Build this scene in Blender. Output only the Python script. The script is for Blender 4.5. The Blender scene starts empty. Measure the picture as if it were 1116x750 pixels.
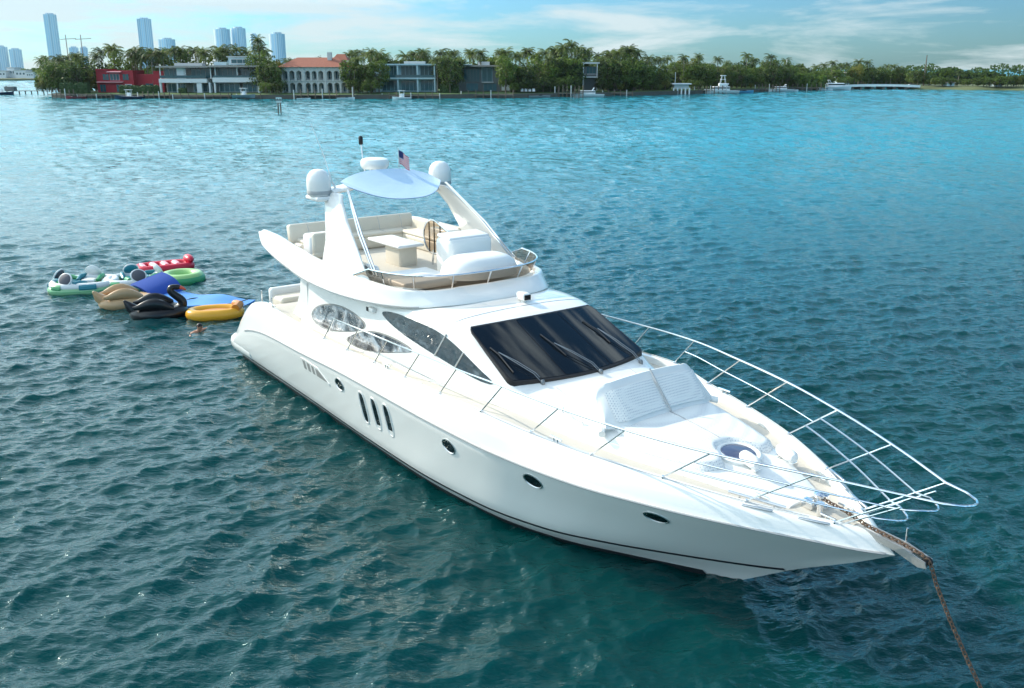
import bpy, bmesh, math, random
import numpy as np
from mathutils import Vector, Matrix, Euler
R = math.radians
scn = bpy.context.scene
col = scn.collection

# ------------------------------------------------------------------ camera
F_PX, HOR, CAM_H = 1016.98, 75.04, 8.966
PITCH = math.atan((375 - HOR) / F_PX)
cd = bpy.data.cameras.new('camera'); cam = bpy.data.objects.new('camera', cd); col.objects.link(cam)
cd.sensor_width = 36; cd.lens = 36 * F_PX / 1116; cd.clip_start = .1; cd.clip_end = 20000
cam.location = (0, 0, CAM_H); cam.rotation_euler = (math.pi / 2 - PITCH, 0, 0)
scn.camera = cam

# ------------------------------------------------------------------ sky, sun, exposure
SUN_EL = R(31)
SUN_H = Vector((-.86, .51, 0)).normalized()
SUN = Vector((SUN_H.x * math.cos(SUN_EL), SUN_H.y * math.cos(SUN_EL), math.sin(SUN_EL)))
world = bpy.data.worlds.new('World'); scn.world = world; world.use_nodes = True
wt = world.node_tree; wt.nodes.clear()
def wn(t, **k):
    n = wt.nodes.new(t)
    for a, b in k.items(): setattr(n, a, b)
    return n
def wl(a, b): wt.links.new(a, b)
sky = wn('ShaderNodeTexSky', sky_type='NISHITA', sun_disc=False, sun_elevation=SUN_EL,
         sun_rotation=math.atan2(SUN_H.x, SUN_H.y), altitude=5, air_density=1.0, dust_density=.5, ozone_density=3.0)
tc = wn('ShaderNodeTexCoord')
sep = wn('ShaderNodeSeparateXYZ'); wl(tc.outputs['Generated'], sep.inputs[0])
# brighter, bluer air higher up, paler and dimmer towards the horizon; upper band raised for fill and reflections
ramp = wn('ShaderNodeValToRGB'); e = ramp.color_ramp.elements
e[0].position = 0; e[0].color = (.14, .262, .35, 1); e[1].position = 1; e[1].color = (.17, .28, .38, 1)
for p_, c_ in ((.07, (.145, .285, .40, 1)), (.14, (.20, .63, .71, 1)), (.30, (.27, .73, .82, 1))):
    q_ = e.new(p_); q_.color = c_
wl(sep.outputs['Z'], ramp.inputs[0])
lift = wn('ShaderNodeMixRGB', blend_type='MULTIPLY'); lift.inputs[0].default_value = 1
wl(sky.outputs[0], lift.inputs[1]); wl(ramp.outputs[0], lift.inputs[2])
gain = wn('ShaderNodeMixRGB', blend_type='MULTIPLY'); gain.inputs[0].default_value = 1; gain.inputs[2].default_value = (1.75, 1.75, 1.75, 1)
wl(lift.outputs[0], gain.inputs[1])
gz = wn('ShaderNodeMapRange'); gz.inputs['From Min'].default_value = -.9; gz.inputs['From Max'].default_value = .9; gz.inputs['To Min'].default_value = .50; gz.inputs['To Max'].default_value = 1.22
gm = wn('ShaderNodeMixRGB', blend_type='MULTIPLY'); gm.inputs[0].default_value = 1; wl(gain.outputs[0], gm.inputs[1]); wl(gz.outputs[0], gm.inputs[2])
# clouds: noise over azimuth / elevation, thicker to the left, unseen ones added to light the hull
mp = wn('ShaderNodeMapping'); mp.inputs['Scale'].default_value = (1, 1, 6.5); mp.inputs['Location'].default_value = (.31, .17, .02)
wl(tc.outputs['Generated'], mp.inputs[0])
nz = wn('ShaderNodeTexNoise'); nz.inputs['Scale'].default_value = 5.2; nz.inputs['Detail'].default_value = 10; nz.inputs['Roughness'].default_value = .60; nz.inputs['Distortion'].default_value = .25
wl(mp.outputs[0], nz.inputs['Vector'])
dot = wn('ShaderNodeVectorMath', operation='DOT_PRODUCT'); dot.inputs[1].default_value = (-.98, .12, 0)
wl(tc.outputs['Generated'], dot.inputs[0])
mr = wn('ShaderNodeMapRange'); mr.inputs['From Min'].default_value = -.1; mr.inputs['From Max'].default_value = .95
mr.inputs['To Min'].default_value = .0; mr.inputs['To Max'].default_value = .30
wl(dot.outputs['Value'], mr.inputs['Value']); wl(dot.outputs['Value'], gz.inputs['Value'])
add = wn('ShaderNodeMath', operation='ADD'); wl(nz.outputs['Fac'], add.inputs[0]); wl(mr.outputs[0], add.inputs[1])
cr = wn('ShaderNodeValToRGB'); cr.color_ramp.elements[0].position = .50; cr.color_ramp.elements[1].position = .67
wl(add.outputs[0], cr.inputs[0])
amt = wn('ShaderNodeMath', operation='MULTIPLY'); amt.inputs[1].default_value = .85; wl(cr.outputs[0], amt.inputs[0])
# cloud radiance: dim near the horizon, boosted above the view to light hull and water
cz = wn('ShaderNodeMapRange'); cz.inputs['From Min'].default_value = .06; cz.inputs['From Max'].default_value = .16; cz.inputs['To Min'].default_value = 3.6; cz.inputs['To Max'].default_value = 9.5
wl(sep.outputs['Z'], cz.inputs['Value'])
cc = wn('ShaderNodeMixRGB', blend_type='MULTIPLY'); cc.inputs[0].default_value = 1; cc.inputs[1].default_value = (.84, .965, .99, 1); wl(cz.outputs[0], cc.inputs[2])
mix = wn('ShaderNodeMixRGB'); wl(amt.outputs[0], mix.inputs[0]); wl(gm.outputs[0], mix.inputs[1]); wl(cc.outputs[0], mix.inputs[2])
bg = wn('ShaderNodeBackground'); bg.inputs['Strength'].default_value = .15
wl(mix.outputs[0], bg.inputs['Color'])
wo = wn('ShaderNodeOutputWorld'); wl(bg.outputs[0], wo.inputs['Surface'])

sd = bpy.data.lights.new('sun', 'SUN'); sun = bpy.data.objects.new('sun', sd); col.objects.link(sun)
sd.energy = 3.1; sd.angle = R(.53); sd.color = (1, .91, .77)
sun.rotation_euler = (-SUN).to_track_quat('-Z', 'Y').to_euler(); sun.location = (0, 0, 60)

scn.view_settings.view_transform = 'Standard'; scn.view_settings.look = 'None'
scn.view_settings.exposure = .74; scn.view_settings.gamma = 1
scn.view_settings.use_curve_mapping = False
scn.cycles.max_bounces = 7; scn.cycles.transparent_max_bounces = 10
scn.cycles.caustics_reflective = True; scn.cycles.blur_glossy = 1.5; scn.cycles.caustics_refractive = False
scn.cycles.sample_clamp_indirect = 6; scn.cycles.sample_clamp_direct = 20

# ------------------------------------------------------------------ helpers
MATS = {}
def mat(name, color=(.8, .8, .8), rough=.5, metal=0, coat=0, ior=1.45, alpha=1, trans=0, var=0, vscale=3, bump=0, bscale=20, emis=None):
    if name in MATS: return MATS[name]
    m = bpy.data.materials.new(name); m.use_nodes = True; nt = m.node_tree
    b = nt.nodes['Principled BSDF']
    b.inputs['Base Color'].default_value = (*color, 1); b.inputs['Roughness'].default_value = rough
    b.inputs['Metallic'].default_value = metal; b.inputs['Coat Weight'].default_value = coat
    b.inputs['IOR'].default_value = ior; b.inputs['Alpha'].default_value = alpha
    b.inputs['Transmission Weight'].default_value = trans
    t = nt.nodes.new('ShaderNodeTexCoord')
    if var:
        n = nt.nodes.new('ShaderNodeTexNoise'); n.inputs['Scale'].default_value = vscale; n.inputs['Detail'].default_value = 5
        nt.links.new(t.outputs['Object'], n.inputs['Vector'])
        h = nt.nodes.new('ShaderNodeMixRGB'); h.blend_type = 'MIX'
        h.inputs[1].default_value = (*[min(1, c * (1 - var)) for c in color], 1); h.inputs[2].default_value = (*[min(1, c * (1 + var)) for c in color], 1)
        nt.links.new(n.outputs['Fac'], h.inputs[0]); nt.links.new(h.outputs[0], b.inputs['Base Color'])
    if bump:
        n2 = nt.nodes.new('ShaderNodeTexNoise'); n2.inputs['Scale'].default_value = bscale; n2.inputs['Detail'].default_value = 3
        nt.links.new(t.outputs['Object'], n2.inputs['Vector'])
        bp = nt.nodes.new('ShaderNodeBump'); bp.inputs['Strength'].default_value = bump; bp.inputs['Distance'].default_value = .02
        nt.links.new(n2.outputs['Fac'], bp.inputs['Height']); nt.links.new(bp.outputs[0], b.inputs['Normal'])
    MATS[name] = m
    return m

class MB:
    def __init__(s): s.v = []; s.f = []
    def add(s, vs, fs):
        o = len(s.v); s.v += [tuple(v) for v in vs]; s.f += [tuple(i + o for i in f) for f in fs]; return s
    def box(s, c, size, rz=0, rx=0, ry=0, taper=1.0):
        hx, hy, hz = size[0] / 2, size[1] / 2, size[2] / 2
        M = Euler((rx, ry, rz)).to_matrix(); c = Vector(c); vs = []
        for z in (-1, 1):
            k = taper if z > 0 else 1
            for x, y in ((-1, -1), (1, -1), (1, 1), (-1, 1)): vs.append(c + M @ Vector((x * hx * k, y * hy * k, z * hz)))
        return s.add(vs, [(3, 2, 1, 0), (4, 5, 6, 7), (0, 1, 5, 4), (1, 2, 6, 5), (2, 3, 7, 6), (3, 0, 4, 7)])
    def rbox(s, c, size, r=.05, rz=0, rx=0, ry=0, seg=3, bulge=0):
        """box with rounded edges: superellipsoid-like rounding of each layer"""
        M = Euler((rx, ry, rz)).to_matrix(); c = Vector(c); hx, hy, hz = [q / 2 for q in size]
        r = min(r, hx * .98, hy * .98, hz * .98); rows = []
        prof = [(r * (1 - math.cos(a)), -hz + r * (1 - math.sin(a))) for a in [math.pi / 2 * (1 - 0) * (1 - i / seg) for i in range(seg + 1)][::1]]
        lay = []
        for i in range(seg + 1):
            a = math.pi / 2 * i / seg
            lay.append((r * (1 - math.sin(a)), -hz + r * (1 - math.cos(a))))
        lay += [(ins, -z) for ins, z in lay[::-1]]
        for ins, z in lay:
            ring = []
            for qx, qy, a0 in ((1, 1, 0), (-1, 1, 90), (-1, -1, 180), (1, -1, 270)):
                for i in range(seg + 1):
                    a = R(a0 + 90 * i / seg)
                    ring.append(c + M @ Vector((qx * (hx - r) + (r - ins) * math.cos(a), qy * (hy - r) + (r - ins) * math.sin(a), z)))
            rows.append(ring)
        return s.loft(rows, cv=True, cap=True)
    def loft(s, rows, cv=False, cu=False, cap=False):
        n = len(rows[0]); o = len(s.v)
        for r in rows: s.v += [tuple(p) for p in r]
        m = len(rows)
        for i in range(m if cu else m - 1):
            for j in range(n if cv else n - 1):
                a = o + i * n + j; b = o + i * n + (j + 1) % n; c = o + ((i + 1) % m) * n + (j + 1) % n; d = o + ((i + 1) % m) * n + j
                s.f.append((a, b, c, d))
        if cap:
            s.f.append(tuple(o + j for j in range(n))[::-1]); s.f.append(tuple(o + (m - 1) * n + j for j in range(n)))
        return s
    def tube(s, pts, r, n=8, closed=False, flat=1.0):
        pts = [Vector(p) for p in pts]; m = len(pts); rows = []; up = None
        rs = r if isinstance(r, (list, tuple)) else [r] * m
        for i, p in enumerate(pts):
            a = pts[(i - 1) % m] if (closed or i > 0) else p; b = pts[(i + 1) % m] if (closed or i < m - 1) else p
            t = (b - a).normalized()
            if up is None: up = Vector((0, 0, 1)) if abs(t.z) < .9 else Vector((1, 0, 0))
            x = t.cross(up); 
            if x.length < 1e-6: x = t.cross(Vector((0, 1, 0)))
            x.normalize(); y = x.cross(t).normalized(); up = y
            rows.append([p + rs[i] * (math.cos(k * 2 * math.pi / n) * x + flat * math.sin(k * 2 * math.pi / n) * y) for k in range(n)])
        return s.loft(rows, cv=True, cu=closed, cap=not closed)
    def lathe(s, prof, c=(0, 0, 0), n=24, M=None):
        c = Vector(c); rows = []
        for r, z in prof:
            ring = []
            for k in range(n):
                a = 2 * math.pi * k / n; v = Vector((r * math.cos(a), r * math.sin(a), z))
                if M is not None: v = M @ v
                ring.append(c + v)
            rows.append(ring)
        return s.loft(rows, cv=True, cap=True)
    def ell(s, c, rad, n=16, m=10, M=None):
        prof = [(math.cos(a), math.sin(a)) for a in [-math.pi / 2 + math.pi * i / m for i in range(m + 1)]]
        rows = []; c = Vector(c)
        for r, z in prof:
            ring = []
            for k in range(n):
                a = 2 * math.pi * k / n; v = Vector((max(r, 1e-4) * math.cos(a) * rad[0], max(r, 1e-4) * math.sin(a) * rad[1], z * rad[2]))
                if M is not None: v = M @ v
                ring.append(c + v)
            rows.append(ring)
        return s.loft(rows, cv=True, cap=True)
    def prism(s, poly, axis_vec, flip=False):
        """closed polygon (3d points) extruded along a vector"""
        n = len(poly); a = [Vector(p) for p in poly]; b = [p + Vector(axis_vec) for p in a]
        return s.add(a + b, [tuple(range(n))[::-1], tuple(range(n, 2 * n))] + [(i, (i + 1) % n, n + (i + 1) % n, n + i) for i in range(n)])
    def build(s, name, m=None, parent=None, smooth=True, angle=35, loc=None, fixn=True):
        me = bpy.data.meshes.new(name); me.from_pydata(s.v, [], s.f); me.validate()
        if fixn:
            bm = bmesh.new(); bm.from_mesh(me); bmesh.ops.remove_doubles(bm, verts=bm.verts, dist=1e-5)
            bmesh.ops.recalc_face_normals(bm, faces=bm.faces); bm.to_mesh(me); bm.free()
        if smooth:
            me.polygons.foreach_set('use_smooth', [True] * len(me.polygons))
            me.set_sharp_from_angle(angle=R(angle))
        if m: me.materials.append(m if not isinstance(m, str) else MATS[m])
        o = bpy.data.objects.new(name, me); col.objects.link(o)
        if parent: o.parent = parent
        if loc: o.location = loc
        return o

def tag(o, label=None, cat=None, group=None, kind=None):
    if label: o['label'] = label
    if cat: o['category'] = cat
    if group: o['group'] = group
    if kind: o['kind'] = kind
    return o
def empty(name, loc, label=None, cat=None, group=None, rz=0):
    o = bpy.data.objects.new(name, None); col.objects.link(o); o.empty_display_size = .3
    o.location = loc; o.rotation_euler = (0, 0, rz); return tag(o, label, cat, group)
def copy_tree(o, parent=None):
    c = o.copy(); col.objects.link(c)
    if parent: c.parent = parent
    for ch in [k for k in scn.objects if k.parent == o and k != c]: copy_tree(ch, c)
    return c

def pchip(xs, ys):
    """monotone cubic interpolation (Fritsch-Carlson)"""
    xs = np.array(xs, float); ys = np.array(ys, float); h = np.diff(xs); d = np.diff(ys) / h
    m = np.zeros(len(xs)); m[0] = d[0]; m[-1] = d[-1]
    for i in range(1, len(xs) - 1):
        if d[i - 1] * d[i] > 0:
            w1 = 2 * h[i] + h[i - 1]; w2 = h[i] + 2 * h[i - 1]; m[i] = (w1 + w2) / (w1 / d[i - 1] + w2 / d[i])
    def fn(x):
        x = np.clip(x, xs[0], xs[-1]); i = np.clip(np.searchsorted(xs, x) - 1, 0, len(h) - 1)
        t = (x - xs[i]) / h[i]
        return float((2*t**3-3*t**2+1)*ys[i] + (t**3-2*t**2+t)*h[i]*m[i] + (-2*t**3+3*t**2)*ys[i+1] + (t**3-t**2)*h[i]*m[i+1])
    return fn
def chaikin(pts, n=2, closed=False):
    pts = [Vector(p) for p in pts]
    for _ in range(n):
        q = [] if closed else [pts[0]]
        for i in range(len(pts) if closed else len(pts) - 1):
            a, b = pts[i], pts[(i + 1) % len(pts)]; q += [a * .75 + b * .25, a * .25 + b * .75]
        if not closed: q.append(pts[-1])
        pts = q
    return pts
def px_at(px, Y, z=0.0):
    """world x of something seen at photo column px standing at distance Y"""
    return (px - 558) / F_PX * (Y * math.cos(PITCH) + (CAM_H - z) * math.sin(PITCH))
# ------------------------------------------------------------------ water
def make_water():
    rng = np.random.RandomState(4)
    rs = [4.0]
    while rs[-1] < 9000:
        r = rs[-1]; rs.append(r + max(.065, r * r / 15000, r * .0022))
    rs = np.array(rs); th = np.linspace(R(-62), R(62), 900)
    RR, TT = np.meshgrid(rs, th, indexing='ij')
    X = RR * np.sin(TT); Y = RR * np.cos(TT) - 1.0
    step = np.maximum(np.gradient(rs)[:, None] * np.ones_like(TT), RR * (th[1] - th[0]))
    Z = np.zeros_like(X); DX = np.zeros_like(X); DY = np.zeros_like(X)
    base = math.atan2(.81, -.59)
    N = 170
    lam = np.exp(rng.uniform(math.log(.16), math.log(1.9), N))
    ang = base + rng.normal(0, R(38), N)
    ph = rng.uniform(0, 2 * math.pi, N)
    w = np.where(lam > 1.0, .8, np.where(lam < .5, 1.2, 1.0))
    slope = .27 * math.sqrt(2 / N) * w
    # slow gust pattern modulates the chop
    gust = 1 + .28 * np.sin(X * .11 + 1.3 * np.sin(Y * .07)) * np.sin(Y * .09 + .8 * np.sin(X * .05 + 2)) 
    for l, a, p, s in zip(lam, ang, ph, slope):
        k = 2 * math.pi / l; fade = np.clip((l / step - 1.9) / 1.3, 0, 1)
        q = k * (X * math.cos(a) + Y * math.sin(a)) + p
        amp = s / k * fade * (gust if l < 2.5 else 1)
        sn, cs = np.sin(q), np.cos(q)
        Z += amp * cs; DX -= .95 * amp * sn * math.cos(a); DY -= .95 * amp * sn * math.sin(a)
    # beyond the reach of the single waves: short-crested chop as wide as the mesh resolves
    n, m = X.shape
    def blur(a, k):
        c = np.cumsum(np.pad(a, ((0, 0), (k, k + 1)), mode='wrap'), axis=1); return (c[:, 2 * k + 1:] - c[:, :-2 * k - 1])[:, :m] / math.sqrt(2 * k + 1)
    far = np.clip((step - .22) / .9, 0, 1)
    g1 = blur(rng.normal(0, 1, (n, m)), 2); g2 = np.repeat(blur(rng.normal(0, 1, (n // 3 + 1, m)), 6), 3, axis=0)[:n]
    Z += far * np.minimum(step, 1.0) * (.05 * g1 + .04 * g2) * np.clip(1.1 - step / 60, .35, 1)
    tilt = np.stack([blur(rng.normal(0, 1, (n, m)), 1) * .065 * np.clip((step - .1) / .5, 0, 1), blur(rng.normal(0, 1, (n, m)), 1) * .11 * np.clip((step - .1) / .5, 0, 1), np.zeros((n, m))], -1).reshape(-1, 3).astype(np.float32)
    co = np.stack([X + DX, Y + DY, Z], -1).reshape(-1, 3).astype(np.float32)
    idx = np.arange(n * m).reshape(n, m)
    q = np.stack([idx[:-1, :-1], idx[:-1, 1:], idx[1:, 1:], idx[1:, :-1]], -1).reshape(-1, 4)
    me = bpy.data.meshes.new('water')
    me.vertices.add(n * m); me.vertices.foreach_set('co', co.ravel())
    me.loops.add(q.size); me.loops.foreach_set('vertex_index', q[:, ::-1].astype(np.int32).ravel())
    me.polygons.add(len(q)); me.polygons.foreach_set('loop_start', np.arange(0, q.size, 4, dtype=np.int32))
    me.polygons.foreach_set('loop_total', np.full(len(q), 4, dtype=np.int32))
    me.polygons.foreach_set('use_smooth', np.ones(len(q), dtype=bool))
    me.update(calc_edges=True)
    at = me.attributes.new('chop', 'FLOAT', 'POINT')
    at.data.foreach_set('value', np.clip((step.ravel() - .12) / 1.2, 0, 1).astype(np.float32))
    t2 = me.attributes.new('tilt', 'FLOAT_VECTOR', 'POINT'); t2.data.foreach_set('vector', tilt.ravel())
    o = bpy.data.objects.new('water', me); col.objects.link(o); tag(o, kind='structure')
    m = bpy.data.materials.new('sea_water'); m.use_nodes = True; nt = m.node_tree; L = nt.links
    b = nt.nodes['Principled BSDF']
    b.inputs['Roughness'].default_value = .04; b.inputs['IOR'].default_value = 1.333
    b.inputs['Specular Tint'].default_value = (.50, .94, 1, 1); b.subsurface_method = 'BURLEY'; b.inputs['Subsurface Weight'].default_value = 1; b.inputs['Subsurface Radius'].default_value = (.4, 1, 1); b.inputs['Subsurface Scale'].default_value = 1.3
    g = nt.nodes.new('ShaderNodeNewGeometry')
    # body colour of the water: slow green / blue patches
    n0 = nt.nodes.new('ShaderNodeTexNoise'); n0.inputs['Scale'].default_value = .05; n0.inputs['Detail'].default_value = 3
    L.new(g.outputs['Position'], n0.inputs['Vector'])
    c = nt.nodes.new('ShaderNodeMixRGB'); c.inputs[1].default_value = (.0002, .028, .036, 1); c.inputs[2].default_value = (.0003, .040, .036, 1)
    L.new(n0.outputs['Fac'], c.inputs[0])
    # water colour painted brighter turquoise with distance, standing in for far reflected sky
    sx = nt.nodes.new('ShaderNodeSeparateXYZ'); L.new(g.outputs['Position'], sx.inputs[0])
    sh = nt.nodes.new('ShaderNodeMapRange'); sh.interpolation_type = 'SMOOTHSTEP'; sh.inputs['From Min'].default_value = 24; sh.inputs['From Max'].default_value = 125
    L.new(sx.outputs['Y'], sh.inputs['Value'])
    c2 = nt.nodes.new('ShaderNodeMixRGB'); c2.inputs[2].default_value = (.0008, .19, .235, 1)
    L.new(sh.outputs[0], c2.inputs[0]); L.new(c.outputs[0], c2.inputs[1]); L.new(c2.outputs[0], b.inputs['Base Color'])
    # ripples: stretched along the crests
    mp = nt.nodes.new('ShaderNodeMapping'); mp.inputs['Rotation'].default_value = (0, 0, -math.atan2(.59, .81)); mp.inputs['Scale'].default_value = (.42, 1, 1)
    mp.vector_type = 'POINT'
    L.new(g.outputs['Position'], mp.inputs[0])
    def noise(sc, det, rough=.55):
        n = nt.nodes.new('ShaderNodeTexNoise'); n.inputs['Scale'].default_value = sc; n.inputs['Detail'].default_value = det; n.inputs['Roughness'].default_value = rough
        L.new(mp.outputs[0], n.inputs['Vector']); return n
    fine = noise(6.5, 3, .55); med = noise(.62, 5, .6)
    atn = nt.nodes.new('ShaderNodeAttribute'); atn.attribute_name = 'chop'
    mul = nt.nodes.new('ShaderNodeMath'); mul.operation = 'MULTIPLY'; L.new(med.outputs['Fac'], mul.inputs[0]); L.new(atn.outputs['Fac'], mul.inputs[1])
    b1 = nt.nodes.new('ShaderNodeBump'); b1.inputs['Distance'].default_value = .22; b1.inputs['Strength'].default_value = 1
    L.new(mul.outputs[0], b1.inputs['Height'])
    b2 = nt.nodes.new('ShaderNodeBump'); b2.inputs['Distance'].default_value = .055; b2.inputs['Strength'].default_value = 1
    L.new(fine.outputs['Fac'], b2.inputs['Height']); L.new(b1.outputs[0], b2.inputs['Normal'])
    at2 = nt.nodes.new('ShaderNodeAttribute'); at2.attribute_name = 'tilt'
    av = nt.nodes.new('ShaderNodeVectorMath'); av.operation = 'ADD'; L.new(b2.outputs[0], av.inputs[0]); L.new(at2.outputs['Vector'], av.inputs[1])
    nv = nt.nodes.new('ShaderNodeVectorMath'); nv.operation = 'NORMALIZE'; L.new(av.outputs[0], nv.inputs[0]); L.new(nv.outputs[0], b.inputs['Normal'])
    rr_ = nt.nodes.new('ShaderNodeMapRange'); rr_.inputs['To Min'].default_value = .045; rr_.inputs['To Max'].default_value = .12
    L.new(atn.outputs['Fac'], rr_.inputs['Value']); L.new(rr_.outputs[0], b.inputs['Roughness'])
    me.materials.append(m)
    # the rest of the bay, out of the photo's view
    return o
make_water()

# ------------------------------------------------------------------ yacht materials
mat('gelcoat', (.86, .845, .81), .22, coat=.5)
mat('deck_nonskid', (.60, .56, .49), .6, bump=.25, bscale=160)
mat('vinyl', (.68, .62, .52), .45, bump=.1, bscale=6)
mat('vinyl_white', (.80, .80, .79), .4, bump=.12, bscale=5)
mat('chrome', (.78, .79, .80), .14, metal=1)
mat('brushed', (.6, .61, .62), .3, metal=1)
mat('black_glass', (.006, .009, .012), .04, ior=1.42)
mat('black_rubber', (.012, .012, .014), .45)
mat('navy_stripe', (.008, .010, .016), .3)
mat('antifoul', (.02, .025, .03), .6)
mat('grey_line', (.42, .42, .42), .4)
mat('teak', (.36, .22, .11), .6, var=.25, vscale=5)
mat('canvas', (.52, .69, .86), .7, bump=.5, bscale=2.2)
mat('shade_grey', (.26, .26, .25), .6)
mat('rusty_steel', (.12, .075, .05), .75, var=.6, vscale=30)
mat('galv', (.45, .45, .44), .45, metal=.7, var=.2, vscale=20)
mat('skin', (.45, .22, .14), .5)
def tinted():
    m = mat('tinted_acrylic', (.15, .11, .075), .06)
    nt = m.node_tree; b = nt.nodes['Principled BSDF']; o = nt.nodes['Material Output']
    t = nt.nodes.new('ShaderNodeBsdfTransparent'); t.inputs[0].default_value = (.70, .60, .50, 1)
    x = nt.nodes.new('ShaderNodeMixShader'); x.inputs[0].default_value = .42
    nt.links.new(t.outputs[0], x.inputs[1]); nt.links.new(b.outputs[0], x.inputs[2]); nt.links.new(x.outputs[0], o.inputs['Surface'])
tinted()
def perforated():
    """white vinyl with rows of small dimples, for the sun pad"""
    m = mat('dimpled_vinyl', (.80, .80, .78), .5); nt = m.node_tree; b = nt.nodes['Principled BSDF']
    t = nt.nodes.new('ShaderNodeTexCoord'); v = nt.nodes.new('ShaderNodeTexVoronoi'); v.inputs['Scale'].default_value = 26; v.inputs['Randomness'].default_value = 0
    nt.links.new(t.outputs['Object'], v.inputs['Vector'])
    r = nt.nodes.new('ShaderNodeValToRGB'); r.color_ramp.elements[0].position = .2; r.color_ramp.elements[1].position = .42
    r.color_ramp.elements[0].color = (.50, .51, .55, 1); r.color_ramp.elements[1].color = (.82, .82, .80, 1)
    nt.links.new(v.outputs['Distance'], r.inputs[0]); nt.links.new(r.outputs[0], b.inputs['Base Color'])
    bp = nt.nodes.new('ShaderNodeBump'); bp.inputs['Strength'].default_value = .5; bp.inputs['Distance'].default_value = .01
    nt.links.new(v.outputs['Distance'], bp.inputs['Height']); nt.links.new(bp.outputs[0], b.inputs['Normal'])
perforated()
def silver_shade():
    """side glass with a crumpled reflective sunshade right behind it"""
    m = mat('silver_shade', (.30, .33, .37), .12, metal=.55); nt = m.node_tree; b = nt.nodes['Principled BSDF']
    t = nt.nodes.new('ShaderNodeTexCoord'); n = nt.nodes.new('ShaderNodeTexNoise'); n.inputs['Scale'].default_value = 1.7; n.inputs['Detail'].default_value = 3; n.inputs['Distortion'].default_value = 1.2
    nt.links.new(t.outputs['Object'], n.inputs['Vector'])
    r = nt.nodes.new('ShaderNodeValToRGB'); r.color_ramp.elements[0].position = .40; r.color_ramp.elements[0].color = (.05, .06, .075, 1); r.color_ramp.elements[1].position = .62; r.color_ramp.elements[1].color = (.55, .58, .62, 1)
    nt.links.new(n.outputs['Fac'], r.inputs[0]); nt.links.new(r.outputs[0], b.inputs['Base Color'])
    bp = nt.nodes.new('ShaderNodeBump'); bp.inputs['Strength'].default_value = .8; bp.inputs['Distance'].default_value = .12
    nt.links.new(n.outputs['Fac'], bp.inputs['Height']); nt.links.new(bp.outputs[0], b.inputs['Normal']); b.inputs['Coat Weight'].default_value = 1; b.inputs['Coat Roughness'].default_value = .03
silver_shade()
def window_tint():
    m = mat('cabin_glass', (.016, .032, .045), .03, ior=1.7); nt = m.node_tree; b = nt.nodes['Principled BSDF']
    t = nt.nodes.new('ShaderNodeTexCoord'); n = nt.nodes.new('ShaderNodeTexNoise'); n.inputs['Scale'].default_value = 1.1; n.inputs['Detail'].default_value = 3
    nt.links.new(t.outputs['Object'], n.inputs['Vector'])
    bp = nt.nodes.new('ShaderNodeBump'); bp.inputs['Strength'].default_value = 1; bp.inputs['Distance'].default_value = .16
    nt.links.new(n.outputs['Fac'], bp.inputs['Height']); nt.links.new(bp.outputs[0], b.inputs['Normal'])
    b.inputs['Coat Weight'].default_value = .6
window_tint()

# ------------------------------------------------------------------ yacht
yacht = empty('motor_yacht', (-6.7466, 30.04, 0), 'large white flybridge motor yacht at anchor, bow pointing towards the camera', 'yacht', rz=-.9396)
# hull: longitudinal curves, each with its own stem end.  (xs, ys, zs)
HC = [
 ([-.2, 4, 8, 12, 15, 16.8, 17.9], [1.9, 2.0, 2.05, 1.9, 1.15, .5, .0], [-.55] * 7),
 ([-.3, 2, 5.5, 8.6, 11, 13.6, 15.4, 16.4, 17.4, 18.1, 18.5], [2.25, 2.28, 2.32, 2.38, 2.4, 2.2, 1.7, 1.18, .62, .22, 0], [.02] * 11),
 ([-.45, 5.5, 8.6, 11, 13.6, 15.4, 16.5, 17.5, 18.5, 19.2, 19.55], [2.38, 2.47, 2.55, 2.57, 2.42, 2.03, 1.58, 1.07, .53, .17, 0], [.24, .24, .25, .26, .3, .36, .43, .5, .58, .66, .72]),
 ([-.35, 5, 9, 12, 14, 16, 17.5, 19, 19.9, 20.4, 20.65], [2.5, 2.66, 2.74, 2.73, 2.61, 2.2, 1.65, .9, .38, .1, 0], [.55, .98, 1.08, 1.1, 1.12, 1.16, 1.2, 1.26, 1.3, 1.33, 1.36]),
 ([-.1, .6, 1.6, 3.1, 5.9, 8.8, 11.6, 14, 15.3, 16.67, 18, 19.33, 20.4, 21.0, 21.37], [2.5, 2.55, 2.62, 2.72, 2.84, 2.9, 2.92, 2.85, 2.70, 2.42, 1.98, 1.37, .72, .32, 0],
  [.78, 1.1, 1.38, 1.6, 1.74, 1.86, 1.88, 1.88, 1.88, 1.88, 1.9, 1.9, 1.87, 1.84, 1.82]),
 ([-.05, .6, 1.6, 3.1, 5.9, 8.8, 11.6, 14, 15.3, 16.67, 18, 19.33, 20.4, 20.95, 21.3], [2.48, 2.53, 2.60, 2.70, 2.82, 2.88, 2.90, 2.83, 2.66, 2.37, 1.93, 1.32, .66, .28, 0],
  [.84, 1.18, 1.50, 1.72, 1.86, 1.98, 2.0, 2.0, 2.0, 2.0, 2.01, 1.99, 1.94, 1.9, 1.87]),
 ([0, .5, 1.05, 1.8, 2.75, 4, 7, 9.7, 12.6, 14, 15.3, 16.67, 18, 19.33, 20.5, 20.85, 21.05], [2.4, 2.42, 2.45, 2.5, 2.55, 2.62, 2.72, 2.75, 2.76, 2.72, 2.47, 2.15, 1.73, 1.13, .42, .18, 0],
  [.95, 1.52, 1.93, 2.26, 2.42, 2.36, 2.36, 2.43, 2.48, 2.53, 2.43, 2.37, 2.32, 2.22, 2.12, 2.08, 2.05]),
]
HF = [(pchip(x, y), pchip(x, z), x[0], x[-1]) for x, y, z in HC]
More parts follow.
